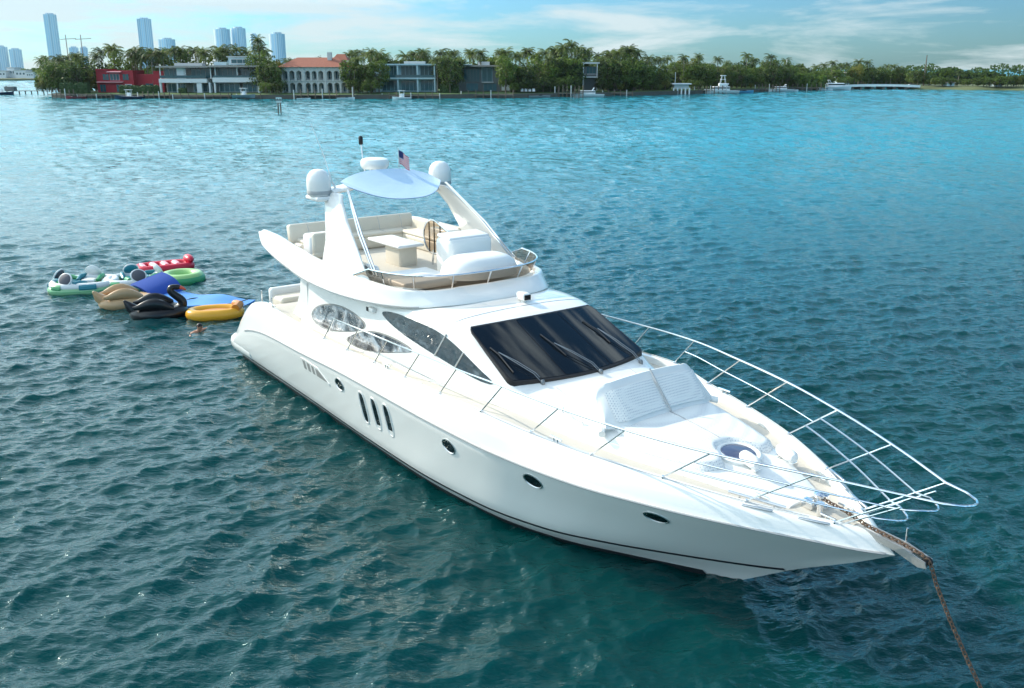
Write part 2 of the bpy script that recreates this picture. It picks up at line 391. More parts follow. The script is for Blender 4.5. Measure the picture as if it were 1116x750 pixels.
def inner(u, dy, dz):
    fy, fz, x0, x1 = HF[6]; x = x0 + (x1 - dy - x0) * u
    return Vector((x, max(0, fy(x) - dy), fz(x) + dz))
NU = 120
US = [0.5 - 0.5 * math.cos(math.pi * (i / NU)) for i in range(NU + 1)]
def hcurve(j, u):
    fy, fz, x0, x1 = HF[j]; x = x0 + (x1 - x0) * u
    return Vector((x, fy(x), fz(x)))
def hull_section(u):
    p = [hcurve(j, u) for j in range(7)]
    t = p[:5]; mid = []
    # smooth the topsides (curves 0..4), keep the knuckle, round the bulwark
    out = [p[0], p[1]]
    out += [p[1].lerp(p[2], .5), p[2]]
    for a, b in ((2, 3), (3, 4)):
        for s in (.33, .66, 1): 
            q = p[a].lerp(p[b], s)
            if s < 1:
                c0 = p[a - 1]; c3 = p[min(b + 1, 4)]
                q = Vector([.5 * ((2 * p[a][k]) + (-c0[k] + p[b][k]) * s + (2 * c0[k] - 5 * p[a][k] + 4 * p[b][k] - c3[k]) * s * s + (-c0[k] + 3 * p[a][k] - 3 * p[b][k] + c3[k]) * s ** 3) for k in range(3)])
                q.y = max(q.y, 0)
            out.append(q)
    out.append(p[5])
    for s in (.35, .7, .92): 
        q = p[5].lerp(p[6], s); q.y += .05 * math.sin(math.pi * s) * min(1, q.y); q.z += .03 * math.sin(math.pi * s); out.append(q)
    out.append(p[6]); out.append(inner(u, .06, .015)); out.append(inner(u, .14, .0)); out.append(inner(u, .15, -.16))
    return out
rows = []
for u in US:
    s = hull_section(u); rows.append([Vector((q.x, -q.y, q.z)) for q in s[::-1]] + [q for q in s])
hb = MB(); hb.loft(rows); n_ = len(rows[0])
hb.f.append(tuple(range(n_))) 
hull = hb.build('hull', MATS['gelcoat'], yacht, angle=28)
from mathutils.bvhtree import BVHTree
HBVH = BVHTree.FromPolygons([Vector(v) for v in hb.v], hb.f[:-1])
# point on the hull side at (x, z)
_hs = {}
def hull_y(x, z):
    h = HBVH.ray_cast(Vector((x, -6, z)), Vector((0, 1, 0)))
    return -h[0].y if h[0] is not None else 0.0
def hull_frame(x, z):
    e = .04; p = Vector((x, -hull_y(x, z), z))
    a = Vector((x + e, -hull_y(x + e, z), z)) - Vector((x - e, -hull_y(x - e, z), z))
    b = Vector((x, -hull_y(x, z + e), z + e)) - Vector((x, -hull_y(x, z - e), z - e))
    n = a.cross(b).normalized()
    if n.y > 0: n = -n
    return p, a.normalized(), b.normalized(), n
def strip(name, j, w, off, m, u0=0, u1=1, dz=0):
    """a thin band following hull curve j on both sides"""
    rr = []
    for u in np.linspace(u0, u1, 130):
        p = hcurve(j, u); ring = []
        for z in (p.z + dz - w / 2, p.z + dz, p.z + dz + w / 2):
            y = hull_y(p.x, z)
            if y <= .01: break
            ring.append(Vector((p.x, y, z)))
        if len(ring) == 3:
            e = .05; dy_ = (hull_y(p.x + e, p.z + dz) - hull_y(p.x - e, p.z + dz)) / (2 * e); dy_ = max(-1.5, min(.3, dy_)); n = Vector((-dy_, 1, 0)).normalized()
            rr.append([ring[0] - n * .03] + [q + n * off for q in ring] + [ring[2] - n * .03])
    for sg in (-1, 1):
        mb = MB(); mb.loft([[Vector((k.x, k.y * sg, k.z)) for k in r] for r in rr]); mb.build(name, m, hull)
strip('boot_stripe', 2, .055, .012, MATS['navy_stripe'], 0, .995)
strip('rub_rail', 4, .035, .022, MATS['grey_line'], .05, .995)
# bottom paint skirt just above the water, aft to midships
strip('bottom_paint', 1, .16, .02, MATS['antifoul'], 0, .97, dz=.0)

def oval_port(x, z, a, b, name='porthole', rim=.03, n=28, m='black_glass', pw=2.0, tilt=0):
    p, tx, tz, nn = hull_frame(x, z)
    ct_, st_ = math.cos(tilt), math.sin(tilt); ax = tx * ct_ + tz * st_; az = tz * ct_ - tx * st_
    def ring(ka, kb, off):
        out = []
        for i in range(n):
            t = 2 * math.pi * i / n; c, s = math.cos(t), math.sin(t)
            c = math.copysign(abs(c) ** (2 / pw), c); s = math.copysign(abs(s) ** (2 / pw), s)
            out.append(p + ax * c * ka + az * s * kb + nn * off)
        return out
    mb = MB(); mb.loft([ring(a + rim, b + rim, -.03), ring(a + rim, b + rim, .012), ring(a + rim * .4, b + rim * .4, .018), ring(a, b, .004)], cv=True)
    fr = mb.build(name, MATS['brushed' if name == 'porthole' else 'gelcoat'], hull)
    g = MB(); r0 = ring(a + .003, b + .003, .003); g.v = [tuple(q) for q in r0]; g.f = [tuple(range(n))]
    g.build('glass', MATS[m], fr, smooth=False)
    return fr
for x, z in ((8.05, 1.47), (13.05, 1.50), (15.55, 1.58), (18.0, 1.60)): oval_port(x, z, .2, .13 if x > 17 else .145)
for x, z in ((9.22, 1.20), (9.84, 1.225), (10.44, 1.25)):
    fr = oval_port(x, z, .115, .40, 'hull_window', rim=.05, pw=3.2, tilt=-.05)
# slotted engine air intake
p, tx, tz, nn = hull_frame(6.5, 1.42)
gi = MB()
def ipoly(pts, off): return [p + tx * a + tz * b + nn * off for a, b in pts]
fr_pts = [(-.78, -.17), (-.78, .17), (-.5, .19), (.3, .16), (.86, -.14), (.86, -.2)]
gi.prism(ipoly(fr_pts, -.05), nn * .062); grille = gi.build('air_intake', MATS['gelcoat'], hull, smooth=False)
for q in ([(-.68, -.12), (-.68, .14), (-.5, .14), (-.5, -.12)], [(-.4, -.12), (-.4, .135), (-.22, .13), (-.22, -.12)], [(-.12, -.12), (-.12, .12), (.04, .115), (.04, -.12)], [(.14, -.12), (.14, .1), (.3, .1), (.74, -.1), (.74, -.13)]):
    s = MB(); s.prism(ipoly(q, .0), nn * .0145); s.build('slot', MATS['shade_grey'], grille, smooth=False)
# swim platform
sp = MB()
def plat_ring(ins, z):
    pts = []
    for k in range(0, 25):
        a = math.pi / 2 + math.pi * k / 24
        c, s_ = math.cos(a), math.sin(a)
        pts.append(Vector((-.25 + (.95 - ins) * math.copysign(abs(c) ** .55, c), (2.5 - ins) * math.copysign(abs(s_) ** .4, s_), z)))
    pts += [Vector((1.0, -2.5 + ins, z)), Vector((1.0, 2.5 - ins, z))]
    return pts
sp.loft([plat_ring(.35, .12), plat_ring(.12, .2), plat_ring(.02, .34), plat_ring(0, .5), plat_ring(.03, .62), plat_ring(.1, .68)], cv=True, cap=True)
plat = sp.build('swim_platform', MATS['gelcoat'], yacht, angle=40)
tk = MB(); tk.loft([plat_ring(.2, .676), plat_ring(.2, .686)], cv=True, cap=True); tk.build('teak_deck', MATS['teak'], plat, smooth=False)
# transom with steps
tr = MB(); tr.rbox((1.0, 0, 1.25), (.5, 3.4, 1.5), .12); tr.rbox((.75, 2.0, .95), (.6, .6, .5), .06); tr.rbox((.75, -2.0, .95), (.6, .6, .5), .06)
tr.build('transom', MATS['gelcoat'], yacht)
# decks
def deck_z(x): return HF[6][1](x) - .14
dk = MB(); rr = []
for u in np.linspace(.11, .985, 70):
    a = inner(u, .15, -.14); rr.append([Vector((a.x, -a.y, a.z)), Vector((a.x, -a.y * .5, a.z + .015)), Vector((a.x, 0, a.z + .02)), Vector((a.x, a.y * .5, a.z + .015)), Vector((a.x, a.y, a.z))])
dk.loft(rr); deck = dk.build('deck', MATS['deck_nonskid'], yacht)

# --- cabin / coachroof (const-x sections: base, side, upper side, shoulder, roof quarter, centre) ---
CS = [
 (4.6, [(2.26, 2.1), (2.22, 2.9), (2.2, 3.45), (2.1, 3.62), (1.0, 3.66), (0, 3.68)]),
 (9.0, [(2.26, 2.2), (2.2, 2.9), (2.12, 3.50), (2.0, 3.66), (1.0, 3.74), (0, 3.76)]),
 (10.9, [(2.22, 2.25), (2.15, 2.9), (2.02, 3.58), (1.88, 3.76), (1.0, 3.84), (0, 3.86)]),
 (11.6, [(2.18, 2.25), (2.11, 2.85), (1.99, 3.52), (1.85, 3.73), (1.0, 3.80), (0, 3.82)]),
 (12.2, [(2.14, 2.25), (2.07, 2.8), (1.96, 3.38), (1.82, 3.63), (1.0, 3.70), (0, 3.72)]),
 (13.0, [(2.08, 2.25), (2.03, 2.65), (1.97, 3.02), (1.86, 3.27), (1.0, 3.36), (0, 3.385)]),
 (13.8, [(2.0, 2.25), (1.97, 2.52), (1.93, 2.74), (1.82, 2.91), (1.0, 3.01), (0, 3.045)]),
 (14.2, [(1.96, 2.25), (1.92, 2.45), (1.87, 2.60), (1.74, 2.73), (1.0, 2.84), (0, 2.875)]),
 (14.6, [(1.9, 2.22), (1.86, 2.4), (1.81, 2.54), (1.68, 2.65), (1.0, 2.74), (0, 2.77)]),
 (15.4, [(1.76, 2.2), (1.72, 2.36), (1.66, 2.48), (1.54, 2.57), (.9, 2.64), (0, 2.67)]),
 (16.7, [(1.5, 2.15), (1.46, 2.3), (1.41, 2.41), (1.30, 2.49), (.7, 2.55), (0, 2.57)]),
 (18.0, [(1.12, 2.1), (1.09, 2.24), (1.05, 2.32), (.96, 2.38), (.5, 2.42), (0, 2.43)]),
 (19.0, [(.78, 2.0), (.75, 2.13), (.71, 2.19), (.63, 2.23), (.3, 2.26), (0, 2.265)]),
 (19.7, [(.5, 1.95), (.47, 2.03), (.43, 2.07), (.36, 2.1), (.2, 2.115), (0, 2.12)]),
]
cxs = [c[0] for c in CS]
CF = [(pchip(cxs, [c[1][j][0] for c in CS]), pchip(cxs, [c[1][j][1] for c in CS])) for j in range(6)]
CX = sorted(set([round(v, 3) for v in list(np.linspace(4.6, 11.6, 36)) + list(np.linspace(11.6, 15, 50)) + list(np.linspace(15, 19.7, 36))]))
CROWS = {}
def cab_row(x):
    base = [Vector((x, f(x), g(x))) for f, g in CF]
    full = base + [Vector((x, -q.y, q.z)) for q in base[::-1][1:]]
    return chaikin(full, 2)
crow = [cab_row(x) for x in CX]
cb = MB(); cb.loft(crow); cb.f.append(tuple(range(len(crow[0])))); cb.f.append(tuple(len(cb.v) - len(crow[0]) + i for i in range(len(crow[0]))))
cabin = cb.build('cabin', MATS['gelcoat'], yacht, angle=40)
def cab_z(x, y):
    r = cab_row(x); h = [q for q in r if q.y >= -1e-6]; h = h[::-1]
    ys = [q.y for q in h]; zs = [q.z for q in h]
    top = [(a, b) for a, b in zip(ys, zs)]
    return float(np.interp(abs(y), [a for a, b in top], [b for a, b in top]))
def cab_y(x, z):
    r = cab_row(x); h = [q for q in r if q.y >= 0]
    zs = [q.z for q in h]; ys = [q.y for q in h]
    k = int(np.argmax(zs)); return float(np.interp(z, zs[:k + 1], ys[:k + 1]))

# windscreen: three dark panes on the sloping front
def ws_pt(s, t, off):
    """s 0 top .. 1 bottom, t -1..1"""
    # rounded corners
    w = 1.0
    e = min(s, 1 - s)
    if e < .1: w = 1 - .045 * (1 - math.sqrt(max(0, 1 - (1 - e / .1) ** 2)))
    xt = 12.33 - .12 * t * t; xb = 14.22 - .32 * t * t
    x = xt + (xb - xt) * s; y = t * w * (1.70 + .12 * s)
    return Vector((x, y, 3.735 - .421 * (x - 12.2) - .030 * y * y + .014 + off))
wfm = MB(); wfm.loft([[ws_pt(-.015 + 1.03 * i / 24, -1.012 + 2.024 * j / 40, .006) for j in range(41)] for i in range(25)])
_o = [ws_pt(-.015, -1.012 + 2.024 * j / 40, .006) for j in range(41)] + [ws_pt(-.015 + 1.03 * i / 24, 1.012, .006) for i in range(1, 25)] + [ws_pt(1.015, 1.012 - 2.024 * j / 40, .006) for j in range(1, 41)] + [ws_pt(1.015 - 1.03 * i / 24, -1.012, .006) for i in range(1, 24)]
wfm.loft([_o, [q - Vector((0, 0, .12)) for q in _o]], cv=True)
ws = wfm.build('windscreen', MATS['black_rubber'], yacht)
for a, b in ((-.99, -.345), (-.335, .335), (.345, .99)):
    g = MB(); g.loft([[ws_pt(.012 + .976 * i / 22, a + (b - a) * j / 16, .013) for j in range(17)] for i in range(23)])
    g.build('pane', MATS['black_glass'], ws)
# wipers
mat('wiper_grey', (.22, .23, .24), .35, metal=.8)
def wsz(x, y): return 3.735 - .421 * (x - 12.2) - .030 * y * y + .065
for b_, piv, t0, t1 in (((14.12, -1.19), (13.18, -1.62), (12.93, -1.66), (13.73, -1.64)), ((14.29, .22), (13.34, -.28), (12.95, -.35), (13.69, -.23)), ((14.16, 1.50), (13.14, 1.12), (12.77, 1.0), (13.56, 1.13))):
    root = MB()
    P0 = Vector((b_[0], b_[1], cab_z(*b_) + .03)); P1 = Vector((piv[0], piv[1], wsz(*piv) + .04))
    sd_ = (P1 - P0).cross(Vector((0, 0, 1))).normalized() * .035
    root.tube([P0 + sd_, P0.lerp(P1, .18) + sd_ + Vector((0, 0, .075)), P0.lerp(P1, .6) + sd_ + Vector((0, 0, .05)), P1], .009, 6); root.tube([P0 - sd_, P0.lerp(P1, .18) - sd_ + Vector((0, 0, .075)), P0.lerp(P1, .6) - sd_ + Vector((0, 0, .05)), P1], .009, 6)
    root.lathe([(.05, -.05), (.05, .02), (.03, .05)], P0, 12)
    arm = root.build('wiper', MATS['wiper_grey'], yacht)
    bl = MB(); bl.tube([Vector((*t0, wsz(*t0) - .015)), Vector((*piv, wsz(*piv))), Vector((*t1, wsz(*t1) - .015))], .016, 6); bl.build('blade', MATS['black_rubber'], arm)

# side windows (both sides): long lens window, and two ovals with silver shades
def side_poly(name, pts, sg, off, m, parent, n=1):
    mb = MB(); q = chaikin([Vector((a, 0, b)) for a, b in pts], 2, closed=True)
    ring = [Vector((v.x, sg * (cab_y(v.x, v.z) + off), v.z)) for v in q]
    back = [Vector((v.x, sg * (cab_y(v.x, v.z) - .02), v.z)) for v in q]
    c = Vector((sum(v.x for v in q) / len(q), 0, sum(v.z for v in q) / len(q)))
    inner_ = [c + (v - c) * .5 for v in q]; ring2 = [Vector((v.x, sg * (cab_y(v.x, v.z) + off), v.z)) for v in inner_]
    cc = Vector((c.x, sg * (cab_y(c.x, c.z) + off), c.z))
    mb.loft([back, ring, ring2], cv=True); o = len(mb.v); mb.v.append(tuple(cc)); k = len(ring)
    for i in range(k): mb.f.append((2 * k + i, 2 * k + (i + 1) % k, o))
    return mb.build(name, m, parent)
LW = [(8.95, 3.46), (9.5, 3.56), (10.6, 3.55), (11.5, 3.50), (12.3, 3.27), (13.0, 3.0), (13.55, 2.82), (13.5, 2.74), (12.9, 2.74), (12.0, 2.86), (11.0, 3.0), (10.1, 3.12), (9.4, 3.28)]
LWi = [(a + (11.3 - a) * .03, b + (3.15 - b) * .07) for a, b in LW]
for sg in (-1, 1):
    fr = side_poly('side_window', LW, sg, .006, MATS['black_rubber'] if 0 else MATS['gelcoat'], yacht)
    g = side_poly('glass', LWi, sg, .014, MATS['cabin_glass'], fr)
    for x0, x1, za, zb in ((11.45, 11.75, 2.93, 3.47), (12.2, 12.42, 2.84, 3.22)):
        t = MB(); t.tube([Vector((x0, sg * (cab_y(x0, za) + .02), za)), Vector((x1, sg * (cab_y(x1, zb) + .02), zb))], .018, 6); t.build('mullion', MATS['brushed'], fr)
    O1 = [(5.2, 2.55), (5.6, 2.9), (6.5, 3.15), (7.4, 3.2), (8.2, 3.08), (8.45, 2.95), (8.1, 2.75), (7.3, 2.55), (6.4, 2.38), (5.7, 2.36)]
    O2 = [(7.05, 2.36), (7.6, 2.62), (8.3, 2.86), (9.1, 2.95), (10.0, 2.92), (10.45, 2.82), (9.9, 2.68), (9.2, 2.5), (8.3, 2.32), (7.4, 2.27)]
    O1 = [(a + .0, b) for a, b in O1]; O2 = [(a + .25, b + .02) for a, b in O2]
    for O in (O1, O2):
        cx_ = sum(a for a, b in O) / len(O); cz_ = sum(b for a, b in O) / len(O)
        fr = side_poly('oval_window', O, sg, .008, MATS['shade_grey'], yacht)
        side_poly('glass', [(a + (cx_ - a) * .05, b + (cz_ - b) * .1) for a, b in O], sg, .016, MATS['silver_shade'], fr)

# --- flybridge moulding: a U of sections running aft starboard -> round the front -> aft port ---
# path: x, half beam, bottom z, top z
FP = [(2.3, 2.40, 4.45, 4.50), (2.62, 2.48, 4.18, 4.55), (3.4, 2.55, 3.97, 4.56), (4.6, 2.58, 3.76, 4.46), (5.8, 2.58, 3.60, 4.34), (7.2, 2.52, 3.55, 4.23), (8.4, 2.42, 3.58, 4.16), (9.6, 2.22, 3.66, 4.12), (10.3, 1.95, 3.72, 4.11), (10.8, 1.5, 3.80, 4.12), (11.05, .9, 3.83, 4.13), (11.12, .0, 3.84, 4.13)]
ts = list(range(len(FP))); ff = [pchip(ts, [q[k] for q in FP]) for k in range(4)]
def fly_sec(t):
    x, y, zb, zt = [f(t) for f in ff]
    e = .02; t0, t1 = max(0, t - e), min(len(FP) - 1, t + e)
    tan = Vector((ff[0](t1) - ff[0](t0), ff[1](t1) - ff[1](t0), 0))
    if t > len(FP) - 1.2: tan = tan.lerp(Vector((0, -tan.length, 0)), (t - (len(FP) - 1.2)) / .2)
    n = Vector((-tan.y, tan.x, 0)).normalized()
    if n.y < 0 and n.x < .5: n = -n
    if n.y < -.5: n = -n
    front = max(0, min(1, (t - 7.5) / 2.5)); tail = max(0, min(1, (t - .0) / 1.5))
    p = Vector((x, y, 0)); 
    def at(ins, z): q = p - n * ins; return Vector((q.x, max(q.y, 0), z))
    h = zt - zb; w = .06 + .16 * tail
    lean = .10 + .42 * front
    return [at(w * .8 + .35 * tail, zb + .03 * (1 - tail)), at(.03, zb), at(0, zb + .10 * h), at(.02 + .25 * lean, zb + .45 * h), at(lean * .8, zt - .05), at(lean, zt), at(lean + .10, zt), at(lean + w, zt - .06), at(lean + w + .03, max(3.86, zb + .1) if tail > .99 else zt - .06 - (zt - .06 - max(3.86, zb + .1)) * tail)]
TS = np.linspace(0, len(FP) - 1, 90)
half = [chaikin(fly_sec(t), 2) for t in TS]
full = [[Vector((q.x, -q.y, q.z)) for q in r] for r in half] + [list(r) for r in half[::-1][1:]]
fb = MB(); fb.loft(full); k_ = len(full[0]); fb.f.append(tuple(range(k_))); fb.f.append(tuple(len(fb.v) - k_ + i for i in range(k_)))
fly = fb.build('flybridge', MATS['gelcoat'], yacht, angle=40)
# thin groove line along the wing
for sg in (-1, 1):
    g = MB(); g.tube([Vector((ff[0](t), sg * (ff[1](t) + .0), ff[2](t) + .12 * (ff[3](t) - ff[2](t)))) for t in np.linspace(1.2, 8.2, 60)], .014, 6); g.build('trim_line', MATS['grey_line'], fly)
# flybridge floor
fl = MB(); pts = [Vector((ff[0](t), ff[1](t) - .18, 3.9)) for t in np.linspace(2.2, len(FP) - 1, 40)]
pts = [Vector((min(q.x, 10.7), max(0, q.y), q.z)) for q in pts]
fl.loft([[Vector((q.x, -q.y, q.z)) for q in pts], [q for q in pts]]); fl.build('flybridge_floor', MATS['deck_nonskid'], fly)
# flybridge windscreen: low tinted band with chrome rail
WB = [(8.05, 2.17), (8.9, 2.1), (9.5, 1.93), (10.0, 1.62), (10.3, 1.15), (10.42, .6), (10.45, 0)]
wt_ = list(range(len(WB))); wx = pchip(wt_, [a for a, b in WB]); wy = pchip(wt_, [b for a, b in WB])
def wband(t, s):
    sg = -1 if t < 0 else 1; t = abs(t); tt = len(WB) - 1 - t   # t measured from the bow
    x, y = wx(tt), wy(tt); c = Vector((7.5, 0, 0)); d = (Vector((x, y, 0)) - c).normalized()
    q = Vector((x, y, 0)) + d * (.16 * s); return Vector((q.x, sg * q.y, 4.10 + .33 * s * min(1, .25 + (tt) / 1.0)))
tl = np.linspace(-(len(WB) - 1), len(WB) - 1, 81)
w_ = MB(); w_.loft([[wband(t, 0), wband(t, .5), wband(t, 1)] for t in tl]); fws = w_.build('flybridge_windscreen', MATS['tinted_acrylic'], fly)
r_ = MB(); r_.tube([wband(t, 1) for t in tl], .022, 8); r_.build('rail', MATS['chrome'], fws)
for t in (-4.6, -3.2, -1.6, 0, 1.6, 3.2, 4.6):
    s = MB(); a, b = wband(t, 0), wband(t, 1); d = (b - a).normalized(); s.tube([a, b], .02, 6); s.build('post', MATS['chrome'], fws)

# --- radar arch ---
for sg in (-1, 1):
    a = MB(); rr = []
    for s, x0, x1, y, z in ((0, 5.9, 8.95, 2.22, 4.0), (.1, 6.15, 8.5, 2.18, 4.25), (.35, 6.1, 7.8, 2.04, 4.75), (.65, 5.8, 7.0, 1.88, 5.3), (.9, 5.45, 6.4, 1.70, 5.70), (1, 5.25, 6.2, 1.58, 5.86)):
        w = .2 - .06 * s; ring = []
        for k in range(16):
            t = 2 * math.pi * k / 16; c, q = math.cos(t), math.sin(t)
            ring.append(Vector(((x0 + x1) / 2 + (x1 - x0) / 2 * math.copysign(abs(c) ** .7, c), sg * (y + w / 2 * math.copysign(abs(q) ** .6, q)), z)))
        rr.append(ring)
    a.loft(rr, cv=True, cap=True); a.build('arch_leg', MATS['gelcoat'], yacht, angle=50)
    # outboard shelf and satellite dome
    sh = MB(); sh.rbox((5.4, sg * 1.78, 5.72), (.75, .62, .12), .05); sh.build('dome_shelf', MATS['gelcoat'], yacht)
    d = MB(); d.lathe([(.001, .68), (.12, .665), (.22, .61), (.29, .51), (.318, .38), (.32, .25), (.31, .1), (.29, .0)], (5.42, sg * 1.86, 5.79), 28); dm = d.build('satellite_dome', MATS['gelcoat'], yacht)
    d = MB(); d.lathe([(.312, .03), (.318, .06), (.318, .1), (.312, .13)], (5.42, sg * 1.86, 5.79), 28); d.build('base_band', MATS['grey_line'], dm)
    # chrome struts in front of each leg
    for o_ in (0, .16):
        t = MB(); t.tube([Vector((6.3 + o_ * .3, sg * 1.48, 5.98)), Vector((7.55 + o_, sg * 1.84, 5.05)), Vector((8.6 + o_, sg * 2.02, 4.22))], .026, 8); t.build('strut', MATS['chrome'], yacht)
cbm = MB(); rr = []
for y in np.linspace(-1.62, 1.62, 21):
    z = 5.86 + .14 * (1 - (y / 1.62) ** 2)
    rr.append([Vector((5.45 + .36 * math.cos(2 * math.pi * k / 14), y, z + .085 * math.sin(2 * math.pi * k / 14))) for k in range(14)])
cbm.loft(rr, cv=True, cap=True); cbm.build('arch_beam', MATS['gelcoat'], yacht)
# canvas sun top stretched forward of the arch
bm_ = MB(); rr = []
for t in np.linspace(-1, 1, 33):
    y = 1.38 * t; k = 1 - abs(t) ** 2.6; row = []
    for s in np.linspace(0, 1, 13):
        xa = 5.5 + .22 * t * t; xb = 6.22 + .80 * k
        x = xa + (xb - xa) * s; z = 6.14 + .22 * k - (.10 + .52 * k) * s - .03 * math.sin(math.pi * s) * (.3 + .7 * k)
        row.append(Vector((x, y, z)))
    rr.append(row)
bm_.loft(rr); rr2 = [[q - Vector((0, 0, .02)) for q in r] for r in rr]; bm_.loft(rr2)
can = bm_.build('sun_canopy', MATS['canvas'], yacht)
# radar on a short mount
rd = MB(); rd.lathe([(.001, .30), (.26, .29), (.36, .25), (.39, .18), (.39, .08), (.34, .0), (.1, -.02)], (5.05, 0, 6.34), 28); rdo = rd.build('radar', MATS['gelcoat'], yacht)
mt = MB()
for k in range(3): mt.tube([Vector((5.2 + .12 * math.cos(2.1 * k), .12 * math.sin(2.1 * k), 5.98)), Vector((5.05 + .15 * math.cos(2.1 * k), .15 * math.sin(2.1 * k), 6.36))], .025, 6)
mt.build('mount', MATS['brushed'], rdo)
# nav light mast
nm = MB(); nm.tube([(4.7, -.1, 5.95), (4.45, -.05, 6.6), (4.3, 0, 6.95)], .02, 6); nmo = nm.build('mast', MATS['brushed'], yacht)
nl = MB(); nl.lathe([(.04, 0), (.06, .03), (.06, .2), (.04, .24)], (4.28, 0, 6.93), 12); nl.build('anchor_light', MATS['black_rubber'], nmo)
# whip antenna
wa = MB(); wa.tube([(5.6, -1.45, 5.9), (5.5, -1.5, 6.1)], .03, 6); wao = wa.build('whip_antenna', MATS['gelcoat'], yacht)
wq = MB(); wq.tube([(5.5, -1.5, 6.1), (5.25, -1.6, 6.8), (4.9, -1.75, 7.6)], [.014, .011, .006], 6); wq.build('whip', MATS['gelcoat'], wao)
# flag on a staff on the arch
fs = MB(); fs.tube([(5.5, .52, 5.95), (5.42, .54, 6.9)], .012, 6); fso = fs.build('flag', MATS['brushed'], yacht)
def flag_pt(u, v): return Vector((5.42 + .02 * v + .26 * u * .75, .54 + .28 * u * .8 + .03 * math.sin(6 * u), 6.84 - .36 * v - .2 * u))
mat('flag_red', (.55, .03, .05), .7); mat('flag_white', (.75, .75, .75), .7); mat('flag_blue', (.02, .03, .12), .7)
for i in range(13):
    s = MB(); v0, v1 = i / 13, (i + 1) / 13; u0 = .4 if i < 7 else 0
    s.loft([[flag_pt(u, v0) for u in np.linspace(u0, 1, 8)], [flag_pt(u, v1) for u in np.linspace(u0, 1, 8)]]); s.build('flag_stripe', MATS['flag_red' if i % 2 == 0 else 'flag_white'], fso)
s = MB(); s.loft([[flag_pt(u, v) for u in np.linspace(0, .4, 5)] for v in np.linspace(0, 7 / 13, 5)]); s.build('flag_canton', MATS['flag_blue'], fso)
# --- flybridge furniture ---
sf = MB(); sf.rbox((3.6, .1, 4.08), (.75, 3.9, .36), .08); sf.rbox((4.9, 1.75, 4.08), (2.6, .7, .36), .08)
sofa = sf.build('sofa', MATS['vinyl'], fly)
for nm_, c, sz, ry in (('backrest', (3.3, .1, 4.46), (.28, 4.0, .55), -.2), ('backrest', (4.9, 2.05, 4.42), (2.6, .22, .48), 0), ('seat_cushion', (3.65, .1, 4.30), (.62, 3.7, .12), 0), ('seat_cushion', (4.95, 1.7, 4.30), (2.3, .58, .12), 0)):
    b = MB(); b.rbox(c, sz, .07, ry=ry); b.build(nm_, MATS['vinyl'], sofa)
ls = MB(); ls.rbox((4.55, -1.55, 4.28), (.55, .75, .72), .1); lso = ls.build('lounge_seat', MATS['vinyl_white'], fly)
b = MB(); b.rbox((4.86, -1.55, 4.40), (.16, .68, .6), .07); b.rbox((4.86, -1.55, 4.1), (.2, .68, .2), .07); b.build('backrest', MATS['vinyl'], lso)
tb = MB(); tb.rbox((6.35, .0, 4.14), (.8, .55, .54), .05); tbo = tb.build('table', MATS['vinyl'], fly)
b = MB(); b.rbox((6.05, .0, 4.45), (1.75, .8, .08), .04); b.build('table_top', MATS['vinyl_white'], tbo)
wbx = MB(); wbx.rbox((5.8, 1.75, 4.25), (.9, .5, .75), .06); wbo = wbx.build('wet_bar', MATS['gelcoat'], fly)
d = MB(); d.rbox((5.8, 1.495, 4.25), (.5, .02, .5), .01); d.build('door', MATS['vinyl'], wbo)
# tinted side wind guard beside the helm: stainless hoop with bars
hg = MB(); hoop = chaikin([Vector(p) for p in ((6.75, .62, 4.2), (6.5, .6, 4.62), (6.72, .58, 5.02), (7.1, .57, 5.16), (7.6, .56, 5.0), (8.0, .56, 4.86), (7.85, .57, 4.5), (7.3, .6, 4.22))], 2, closed=True)
hg.tube(hoop, .028, 8, closed=True); hgo = hg.build('wind_guard', MATS['chrome'], fly)
g = MB(); g.v = [tuple(p) for p in hoop]; g.f = [tuple(range(len(hoop)))]; g.build('tinted_panel', MATS['tinted_acrylic'], hgo, smooth=False)
for x, a, b in ((6.85, 4.25, 5.05), (7.1, 4.25, 5.1), (7.4, 4.3, 5.02)):
    t = MB(); t.tube([(x, .60, a), (x + .08, .55, b)], .018, 6); t.build('bar', MATS['black_rubber'], hgo)
t = MB(); t.tube([(7.0, .6, 3.9), (7.05, .6, 4.3)], .03, 8); t.build('leg', MATS['chrome'], hgo)
# helm console and seat
hc = MB(); hc.rbox((8.5, .62, 4.40), (.75, 1.3, .98), .13); hco = hc.build('helm_console', MATS['gelcoat'], fly)
b = MB(); b.rbox((8.48, .62, 4.90), (.62, 1.22, .10), .05, ry=.1); b.build('dash_cover', MATS['vinyl_white'], hco)
hs = MB(); hs.rbox((7.3, 1.45, 4.1), (.5, .8, .4), .08); hso = hs.build('helm_seat', MATS['vinyl_white'], fly)
wh = MB(); Mw = Euler((0, -R(60), 0)).to_matrix(); wh.tube([Vector((8.02, .75, 4.78)) + Mw @ Vector((.19 * math.cos(a), .19 * math.sin(a), 0)) for a in np.linspace(0, 2 * math.pi, 24)[:-1]], .016, 6, closed=True)
for a in (0, 2.1, 4.2): wh.tube([Vector((8.02, .75, 4.78)), Vector((8.02, .75, 4.78)) + Mw @ Vector((.19 * math.cos(a), .19 * math.sin(a), 0))], .01, 6)
wh.build('steering_wheel', MATS['black_rubber'], hco)
